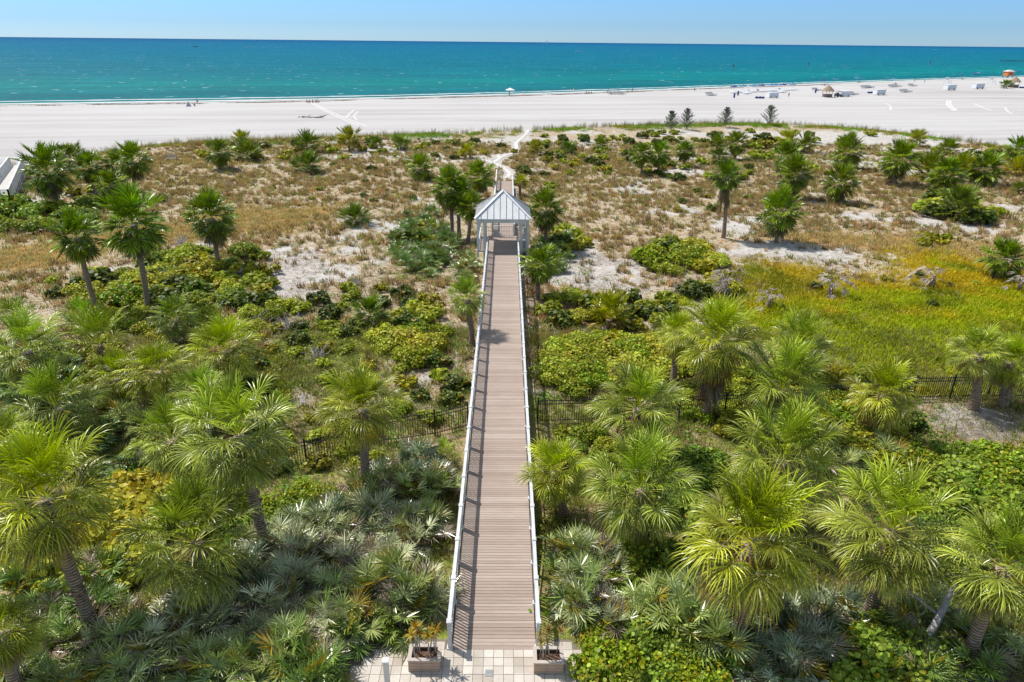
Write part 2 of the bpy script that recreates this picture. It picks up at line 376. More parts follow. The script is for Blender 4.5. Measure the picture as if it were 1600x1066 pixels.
# ground sheet ------------------------------------------------------
def lin(*segs):
    out = []
    for a, b, st in segs: out += list(np.arange(a, b, st))
    out.append(segs[-1][1]); return np.array(out)
gx = lin((-4000, -400, 300), (-400, -160, 20), (-160, -70, 1.5), (-70, 90, 0.7), (90, 180, 1.5), (180, 460, 8), (460, 4500, 200))
gy = lin((-300, 0, 30), (0, 10, 2), (10, 130, 0.7), (130, 200, 3), (200, 520, 10), (520, 6000, 120))
X, Y = np.meshgrid(gx, gy); nx, ny = len(gx), len(gy)
Z = gz(X, Y)
V = np.stack([X.ravel(), Y.ravel(), Z.ravel()], 1)
ii = (np.arange(ny-1)[:, None]*nx+np.arange(nx-1)[None, :]).ravel()
Fq = np.stack([ii, ii+1, ii+1+nx, ii+nx], 1)
dry, gold, green, mead, inside, pm = cover(V[:, 0], V[:, 1])
def ground_mat():
    m, nt, b = newmat("dune_ground"); p = pos(nt)
    A1 = nt.nodes.new("ShaderNodeAttribute"); A1.attribute_name = "Cov"
    A2 = nt.nodes.new("ShaderNodeAttribute"); A2.attribute_name = "Cov2"
    s1 = nt.nodes.new("ShaderNodeSeparateColor"); nt.links.new(A1.outputs["Color"], s1.inputs[0])
    s2 = nt.nodes.new("ShaderNodeSeparateColor"); nt.links.new(A2.outputs["Color"], s2.inputs[0])
    # beach sand: streaks raked along the shore
    rot = mapping(nt, p, (1, 1, 1), (0, 0, -0.16))
    st = noise(nt, 1.0, 5, 0.6, mapping(nt, rot, (0.010, 0.22, 1)))
    st2 = noise(nt, 1.0, 4, 0.65, mapping(nt, rot, (0.05, 0.8, 1)))
    fine = noise(nt, 2.5, 6, 0.75, p)
    big = noise(nt, 0.012, 3, 0.5, p)
    f = math_n(nt, "ADD", math_n(nt, "MULTIPLY", st.outputs["Fac"], 0.5), math_n(nt, "MULTIPLY", st2.outputs["Fac"], 0.25))
    f = math_n(nt, "ADD", f, math_n(nt, "MULTIPLY", fine.outputs["Fac"], 0.2))
    f = math_n(nt, "ADD", f, math_n(nt, "MULTIPLY", big.outputs["Fac"], 0.30))
    beach = ramp(nt, f, [(0.38, (0.29, 0.262, 0.245)), (0.52, (0.405, 0.383, 0.37)), (0.68, (0.51, 0.495, 0.487))]).outputs["Color"]
    # wet sand near the water (attribute)
    beach = mixc(nt, s2.outputs["Blue"], beach, (0.27, 0.24, 0.21))
    # dune sand
    d1 = noise(nt, 1.3, 8, 0.75, p); d2 = noise(nt, 9, 5, 0.8, p)
    dn = math_n(nt, "ADD", math_n(nt, "MULTIPLY", d1.outputs["Fac"], 0.6), math_n(nt, "MULTIPLY", d2.outputs["Fac"], 0.4))
    dsand = ramp(nt, dn, [(0.36, (0.20, 0.17, 0.13)), (0.47, (0.42, 0.39, 0.35)), (0.60, (0.64, 0.62, 0.60))]).outputs["Color"]
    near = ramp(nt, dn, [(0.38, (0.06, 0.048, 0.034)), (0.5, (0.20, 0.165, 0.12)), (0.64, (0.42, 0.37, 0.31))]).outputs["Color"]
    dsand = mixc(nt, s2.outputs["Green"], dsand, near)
    edge = noise(nt, 1.6, 6, 0.8, p, 0.6)
    def thr(src, lo=-0.25, gain=3.0):
        a = math_n(nt, "ADD", src, math_n(nt, "MULTIPLY", math_n(nt, "SUBTRACT", edge.outputs["Fac"], 0.5), 1.6))
        mr = nt.nodes.new("ShaderNodeMapRange"); mr.inputs[1].default_value = 0.38; mr.inputs[2].default_value = 0.62
        nt.links.new(a, mr.inputs[0]); return mr.outputs[0]
    dryc = ramp(nt, dn, [(0.36, (0.19, 0.13, 0.065)), (0.5, (0.38, 0.275, 0.15)), (0.65, (0.53, 0.43, 0.28))]).outputs["Color"]
    goldc = ramp(nt, dn, [(0.36, (0.17, 0.095, 0.03)), (0.5, (0.35, 0.215, 0.075)), (0.65, (0.46, 0.32, 0.13))]).outputs["Color"]
    greenc = ramp(nt, dn, [(0.36, (0.07, 0.09, 0.015)), (0.5, (0.20, 0.24, 0.04)), (0.65, (0.34, 0.37, 0.08))]).outputs["Color"]
    mc = noise(nt, 0.35, 5, 0.65, p)
    meadc = ramp(nt, mc.outputs["Fac"], [(0.35, (0.18, 0.22, 0.015)), (0.5, (0.36, 0.32, 0.03)), (0.66, (0.50, 0.38, 0.06))]).outputs["Color"]
    c = mixc(nt, thr(s1.outputs["Red"]), dsand, dryc)
    fl = noise(nt, 2.6, 6, 0.85, p, 0.8)
    flk = ramp(nt, fl.outputs["Fac"], [(0.50, 0.0), (0.56, 0.9)]).outputs["Color"]
    flk = mixc(nt, s2.outputs["Green"], flk, (0, 0, 0))
    c = mixc(nt, flk, c, (0.56, 0.525, 0.48))
    fl2 = noise(nt, 3.7, 5, 0.85, mapping(nt, p, (1, 1, 1), (0, 0, 1.1)), 0.5)
    dk = ramp(nt, fl2.outputs["Fac"], [(0.38, 0.45), (0.45, 0.0)]).outputs["Color"]
    c = mixc(nt, dk, c, (0.115, 0.09, 0.06))
    c = mixc(nt, thr(s1.outputs["Green"]), c, goldc)
    c = mixc(nt, thr(s1.outputs["Blue"]), c, greenc)
    c = mixc(nt, thr(s2.outputs["Red"]), c, meadc)
    c = mixc(nt, A1.outputs["Alpha"], beach, c)
    nt.links.new(c, b.inputs["Base Color"]); b.inputs["Roughness"].default_value = 0.95; b.inputs["Specular IOR Level"].default_value = 0.1
    h = math_n(nt, "ADD", math_n(nt, "MULTIPLY", d1.outputs["Fac"], 1.0), math_n(nt, "MULTIPLY", fine.outputs["Fac"], 0.5))
    bump(nt, b, h, 0.5, 0.25)
    return m
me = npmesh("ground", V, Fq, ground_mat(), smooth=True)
def setcol(me, name, arr):
    a = me.attributes.new(name, "FLOAT_COLOR", "POINT"); a.data.foreach_set("color", np.asarray(arr, np.float32).reshape(-1))
wet = 1-sstep(0.5, 5.0, shore(V[:, 0])-V[:, 1])
setcol(me, "Cov", np.stack([dry*0.8, gold*0.8, green*0.62, inside], 1))
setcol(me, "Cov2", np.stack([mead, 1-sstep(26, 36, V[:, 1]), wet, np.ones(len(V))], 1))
tag(link("ground", me), "white sand dunes and wide pale beach", "ground", kind="structure")

# sea ---------------------------------------------------------------
sx = lin((-20000, -2000, 1500), (-2000, -300, 100), (-300, 500, 16), (500, 3000, 125), (3000, 24000, 1500))
t = np.concatenate([[-40, -10, -3, 0, 1.5, 3, 5, 8, 12, 16, 22, 28, 36, 46, 60, 80, 110, 150, 210, 300, 450, 700, 1100, 1800, 3000, 6000, 12000, 30000]])
SX, T = np.meshgrid(sx, t)
SYY = shore(SX)*1.0+T
SV = np.stack([SX.ravel(), SYY.ravel(), np.full(SX.size, SEA_Z)], 1); nx2 = len(sx)
ii = (np.arange(len(t)-1)[:, None]*nx2+np.arange(nx2-1)[None, :]).ravel()
SF = np.stack([ii, ii+1, ii+1+nx2, ii+nx2], 1)
def sea_mat():
    m, nt, b = newmat("sea_water"); p = pos(nt)
    A = nt.nodes.new("ShaderNodeAttribute"); A.attribute_name = "Off"
    s = nt.nodes.new("ShaderNodeSeparateColor"); nt.links.new(A.outputs["Color"], s.inputs[0])
    off = s.outputs["Red"]
    rot = mapping(nt, p, (1, 1, 1), (0, 0, -0.15))
    n1 = noise(nt, 1.0, 4, 0.6, mapping(nt, rot, (0.004, 0.02, 1)))
    o2 = math_n(nt, "ADD", off, math_n(nt, "MULTIPLY", math_n(nt, "SUBTRACT", n1.outputs["Fac"], 0.5), 0.16))
    c = ramp(nt, o2, [(0.0, (0.10, 0.19, 0.17)), (0.08, (0.0, 0.16, 0.18)), (0.20, (0.0, 0.14, 0.175)), (0.33, (0.0, 0.185, 0.20)), (0.44, (0.0, 0.145, 0.195)), (0.66, (0.0, 0.13, 0.215)), (0.85, (0.0, 0.115, 0.225)), (1.0, (0.0, 0.078, 0.20))]).outputs["Color"]
    # wind ripple streaks
    n2 = noise(nt, 1.0, 10, 0.82, mapping(nt, rot, (0.012, 0.055, 1)))
    st = ramp(nt, n2.outputs["Fac"], [(0.36, 0.72), (0.5, 1.0), (0.64, 1.32)]).outputs["Color"]
    c = mixc(nt, 1.0, c, st, "MULTIPLY")
    n4 = noise(nt, 1.0, 3, 0.7, mapping(nt, rot, (0.35, 1.4, 1)))
    st2 = ramp(nt, n4.outputs["Fac"], [(0.35, 0.75), (0.5, 1.0), (0.68, 1.3)]).outputs["Color"]
    c = mixc(nt, 1.0, c, st2, "MULTIPLY")
    # white flecks: small whitecaps and sun sparkle painted into the water colour
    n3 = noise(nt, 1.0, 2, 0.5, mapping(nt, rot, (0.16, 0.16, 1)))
    sparkle_caps = ramp(nt, n3.outputs["Fac"], [(0.685, 0.0), (0.72, 0.65)]).outputs["Color"]
    # breaker foam
    fo = noise(nt, 1.0, 4, 0.65, mapping(nt, rot, (0.03, 0.5, 1)))
    A2 = s.outputs["Green"]
    fm = ramp(nt, math_n(nt, "ADD", math_n(nt, "MULTIPLY", fo.outputs["Fac"], 0.9), math_n(nt, "MULTIPLY", A2, 0.68)), [(0.78, 0.0), (0.86, 1.0)]).outputs["Color"]
    c = mixc(nt, sparkle_caps, c, (0.55, 0.7, 0.75))
    c = mixc(nt, fm, c, (0.74, 0.76, 0.77))
    df = nt.nodes.new("ShaderNodeBsdfDiffuse"); gl = nt.nodes.new("ShaderNodeBsdfGlossy"); gl.inputs["Roughness"].default_value = 0.32
    mx = nt.nodes.new("ShaderNodeMixShader"); mx.inputs[0].default_value = 0.04
    nt.links.new(c, df.inputs["Color"]); nt.links.new(df.outputs[0], mx.inputs[1]); nt.links.new(gl.outputs[0], mx.inputs[2])
    h = noise(nt, 0.2, 9, 0.75, p); bn = nt.nodes.new("ShaderNodeBump"); bn.inputs["Strength"].default_value = 0.9; bn.inputs["Distance"].default_value = 1.5
    nt.links.new(h.outputs["Fac"], bn.inputs["Height"]); nt.links.new(bn.outputs[0], gl.inputs["Normal"]); nt.links.new(bn.outputs[0], df.inputs["Normal"])
    nt.links.new(mx.outputs[0], nt.nodes["Material Output"].inputs[0])
    return m
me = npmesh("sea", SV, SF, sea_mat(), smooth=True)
tt = T.ravel(); offn = np.clip(np.log1p(np.clip(tt, 0, None)/12)/math.log1p(9000/12), 0, 1)
foam = np.maximum(np.exp(-((tt-1.0)/2.2)**2), 0.75*np.exp(-((tt-12)/3.0)**2))
setcol(me, "Off", np.stack([offn, foam, offn*0, offn*0+1], 1))
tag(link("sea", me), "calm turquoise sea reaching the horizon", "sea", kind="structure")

# ------------------------------------------------------------------ leaf generators
def strips(P, D, side, L, W, nseg, droop, tw=0.0):
    """P,D,side (n,3); returns V (n,(nseg+1)*2,3) path strips with gravity droop"""
    n = len(P); out = np.zeros((n, nseg+1, 2, 3)); p = P.copy(); d = D.copy(); stp = (L/nseg)[:, None]
    prof = np.interp(np.linspace(0, 1, nseg+1), [0, .35, .75, 1], [.55, 1, .6, .06])
    for j in range(nseg+1):
        wv = side*(W*prof[j]/2)[:, None]
        out[:, j, 0] = p-wv; out[:, j, 1] = p+wv
        k = droop*((j+0.5)/nseg)**1.6
        d = d+np.array([0, 0, -1.0])*k[:, None]; d /= np.linalg.norm(d, axis=1)[:, None]
        p = p+d*stp
    return out
def strip_faces(n, nseg, off=0):
    b = (np.arange(n)*(nseg+1)*2)[:, None]; j = np.arange(nseg)*2
    q = np.stack([j, j+1, j+3, j+2], 1)
    return (b[:, :, None]+q[None]).reshape(-1, 4)+off
def nrm(v): return v/np.maximum(1e-9, np.linalg.norm(v, axis=-1, keepdims=True))

def fan(P, fwd, nor, R, nsg, spread, nseg, droop, w, fold, rng, costa=0.0):
    """one fan leaf blade: returns strips verts"""
    fwd = nrm(fwd); side = nrm(np.cross(fwd, nor)); nor = np.cross(side, fwd)
    al = np.linspace(-spread, spread, nsg)+rng.normal(0, .02, nsg)
    c, s = np.cos(al)[:, None], np.sin(al)[:, None]
    D = nrm(c*fwd+s*side+np.abs(s)*fold*nor+rng.normal(0, .04, (nsg, 3)))
    T_ = nrm(-s*fwd+c*side)
    tilt = np.where(np.arange(nsg) % 2 == 0, .45, -.45)+rng.normal(0, .15, nsg)
    Nn = np.cross(T_, D)
    S = nrm(T_*np.cos(tilt)[:, None]+Nn*np.sin(tilt)[:, None])
    L = R*(1-0.38*(np.abs(al)/spread)**2)*rng.uniform(.9, 1.05, nsg)
    P0 = P+fwd*(costa*(1-np.abs(al)/spread))[:, None]+D*0.03
    return strips(P0, D, S, L, np.full(nsg, w), nseg, np.full(nsg, droop)*rng.uniform(.7, 1.3, nsg)), al

GREENS = dict(young=(.26, .335, .05), mid=(.31, .36, .075), old=(.37, .38, .07), yel=(.50, .40, .10), brown=(.30, .20, .12), grey=(.34, .29, .24))
def crown_mesh(name, seed, nleaf=62, petl=(.6, 1.15), R=.84, nsg=36, elev=(85, -60), tint=(1, 1, 1), w=.036, droop=.5, seg=5, dead=0.06):
    rng = np.random.RandomState(seed); VV = []; CC = []; FF = []; off = 0; ga = 2.39996
    for i in range(nleaf):
        u = (i+.5)/nleaf
        el = math.radians(elev[0]+(elev[1]-elev[0])*(u**0.85)+rng.normal(0, 6)); az = i*ga+rng.normal(0, .2)
        d = np.array([math.cos(az)*math.cos(el), math.sin(az)*math.cos(el), math.sin(el)])
        pl = rng.uniform(*petl)*(0.65+0.45*math.sin(PI*min(1, u*1.1+.1)))
        # petiole strip
        P0 = np.array([[0, 0, 0.15*(1-u)-.1*u]])+d*0.08
        sd_ = nrm(np.cross(d, [0, 0, 1.0]))
        if not np.isfinite(sd_).all() or np.linalg.norm(sd_) < .1: sd_ = np.array([1.0, 0, 0])
        pst = strips(P0, d[None], sd_[None], np.array([pl]), np.array([.045]), 4, np.array([.09]))
        endp = pst[0, -1].mean(0); fd = nrm(pst[0, -1].mean(0)-pst[0, -2].mean(0))
        nor = nrm(np.cross(sd_, fd))
        # random roll of the blade
        rl = rng.normal(0, .35); sd2 = sd_*math.cos(rl)+nor*math.sin(rl); nor2 = np.cross(sd2, fd)
        st, al = fan(endp, fd, nor2, R*rng.uniform(.85, 1.12), nsg, math.radians(rng.uniform(88, 118)), seg, droop*(.7+.7*u), w, rng.uniform(.15, .45), rng, costa=.3)
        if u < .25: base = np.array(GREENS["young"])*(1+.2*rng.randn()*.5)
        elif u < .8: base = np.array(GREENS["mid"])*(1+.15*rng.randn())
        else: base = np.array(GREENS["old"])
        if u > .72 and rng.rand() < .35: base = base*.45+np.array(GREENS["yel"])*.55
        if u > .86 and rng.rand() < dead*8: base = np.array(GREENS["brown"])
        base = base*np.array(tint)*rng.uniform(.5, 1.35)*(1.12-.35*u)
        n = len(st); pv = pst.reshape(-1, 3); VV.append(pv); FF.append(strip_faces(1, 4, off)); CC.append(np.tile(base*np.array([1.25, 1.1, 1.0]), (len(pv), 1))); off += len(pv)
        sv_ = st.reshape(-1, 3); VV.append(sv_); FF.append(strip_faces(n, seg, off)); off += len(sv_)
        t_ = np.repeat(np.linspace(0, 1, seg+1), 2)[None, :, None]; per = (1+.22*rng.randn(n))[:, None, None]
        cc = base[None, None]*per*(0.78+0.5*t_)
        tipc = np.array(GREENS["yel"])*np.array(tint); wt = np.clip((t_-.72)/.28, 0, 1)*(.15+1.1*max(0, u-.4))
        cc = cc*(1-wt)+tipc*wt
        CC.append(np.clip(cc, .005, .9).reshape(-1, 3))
    VA = np.concatenate(VV); rad = np.percentile(np.hypot(VA[:, 0], VA[:, 1]), 93)
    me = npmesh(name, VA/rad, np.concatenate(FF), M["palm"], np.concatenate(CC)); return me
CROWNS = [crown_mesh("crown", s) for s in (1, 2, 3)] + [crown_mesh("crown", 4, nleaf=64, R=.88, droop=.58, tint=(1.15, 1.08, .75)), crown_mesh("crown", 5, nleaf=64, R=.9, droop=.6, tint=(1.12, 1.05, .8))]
CROWNS_FAR = [crown_mesh("crown", s, nleaf=92, nsg=18, seg=3, w=.075, droop=.42, R=.62, petl=(.35, 1.0), tint=(.64, .74, .46), elev=(86, -74)) for s in (11, 12, 13, 14)]
LOWS = [crown_mesh("crown", s, nleaf=22, nsg=26, elev=(84, 12), petl=(.6, 1.1), w=.04, droop=.45, tint=(.9, 1.0, .75)) for s in (21, 22, 23)]
LOWS_FAR = [crown_mesh("crown", s, nleaf=46, nsg=18, seg=3, R=.7, elev=(85, -5), petl=(.5, 1.2), w=.08, droop=.28, tint=t_) for s, t_ in ((31, (.68, .72, .5)), (32, (.55, .66, .48)), (33, (1.05, .88, .45)))]
def dead_skirt(name, seed, n=26, L=1.1, far=False):
    rng = np.random.RandomState(seed); VV = []; CC = []; FF = []; off = 0
    for i in range(n):
        az = rng.uniform(0, 2*PI); el = math.radians(rng.uniform(-78, -35)); z0 = rng.uniform(-.9, -.1)
        d = np.array([math.cos(az)*math.cos(el), math.sin(az)*math.cos(el), math.sin(el)]); sd_ = nrm(np.cross(d, [0, 0, 1.]))
        P0 = np.array([math.cos(az)*.15, math.sin(az)*.15, z0]); nor = np.cross(sd_, d)
        pe = P0+d*rng.uniform(.2, .5)
        st, al = fan(pe, d, nor, L*rng.uniform(.6, 1), 14 if far else 22, math.radians(60), 3, .5, .06 if not far else .09, .5, rng)
        c = np.array(GREENS["brown" if rng.rand() < .5 else "grey"])*rng.uniform(.6, 1.15)
        v = st.reshape(-1, 3); VV.append(v); FF.append(strip_faces(len(st), 3, off)); off += len(v)
        CC.append(np.clip(np.tile(c, (len(v), 1))*(1+.2*rng.randn(len(v), 1)), .01, .9))
    return npmesh(name, np.concatenate(VV), np.concatenate(FF), M["dead"], np.concatenate(CC))
SKIRTS = [dead_skirt("dead_fronds", s) for s in (1, 2)]
SKIRTS_FAR = [dead_skirt("dead_fronds", s, far=True) for s in (3, 4)]

def trunk_mesh(top, r=0.17, seed=0, boots=False):
    """trunk from origin to 'top' vector"""
    rng = random.Random(seed); mb = MB(); n = 9; pts = []; rad = []
    bx, by = rng.uniform(-.12, .12), rng.uniform(-.12, .12)
    for i in range(n+1):
        t = i/n; s = math.sin(t*PI)
        pts.append((top[0]*t**1.15+bx*s, top[1]*t**1.15+by*s, top[2]*t-0.25*(1-t)))
        rad.append(r*(1.25-.35*min(1, t*3) + (0.22 if t > .86 else 0))*rng.uniform(.95, 1.05))
    mb.tube(pts, rad, 12)
    if boots:
        for k in range(46):
            t = rng.uniform(.05, .98); az = k*2.4; P = Vector(pts[int(t*n)]).lerp(Vector(pts[min(n, int(t*n)+1)]), t*n-int(t*n))
            d = Vector((math.cos(az), math.sin(az), 1.0)).normalized()
            mb.bar(P+Vector((math.cos(az), math.sin(az), 0))*r*.7, P+Vector((math.cos(az), math.sin(az), 0))*r*.8+d*.2, .09, .03, up=(math.cos(az), math.sin(az), 0))
    return mb.mesh("trunk", M["bark"], True)

NP = [0]
def palm(label, cx, cy, rpx, base, style="full", group="cabbage palms on the dunes", skirt=None, boots=False, cv=None, tsc=1.0):
    """base: (bx,by) pixel of the foot on the ground, or height of the crown centre in metres"""
    k = NP[0]; NP[0] += 1; rr = random.Random(k*31+5)
    if isinstance(base, tuple):
        B = G(*base); T = at_y(cx, cy, B[1])
    else:
        B = G(cx, cy, base); T = np.array([B[0], B[1], B[2]+base])
    far = depth(T) > 45
    R = rpx*depth(T)/FPX*((.94 if far else .85) if style == "full" else .95)
    root = empty("cabbage_palm", B)
    tag(root, label, "palm tree", group)
    top = T-B
    ns = rr.uniform(.9, 1.12)
    if style == "low":
        me = (LOWS_FAR if far else LOWS)[k % 3 if cv is None else cv]
        top = top*1.0; top[2] = max(.25, top[2]-.4*R)
    else:
        pool = CROWNS_FAR if far else CROWNS
        me = pool[k % len(pool) if cv is None else cv % len(pool)]
    tm = trunk_mesh(top, .20*tsc*(.85+.08*min(2.6, R)), k, boots or (not far and rr.random() < .3))
    link("trunk", tm, root)
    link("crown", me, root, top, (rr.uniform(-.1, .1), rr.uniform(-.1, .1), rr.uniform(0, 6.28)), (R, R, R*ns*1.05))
    if skirt is None: skirt = style == "full" and rr.random() < .55
    if skirt:
        sk = (SKIRTS_FAR if far else SKIRTS)[k % 2]; s = float(skirt) if not isinstance(skirt, bool) else 1.0
        link("dead_fronds", sk, root, top-np.array([0, 0, .1]), (0, 0, rr.uniform(0, 6)), (R*.46, R*.46, R*.55*s))
    return root

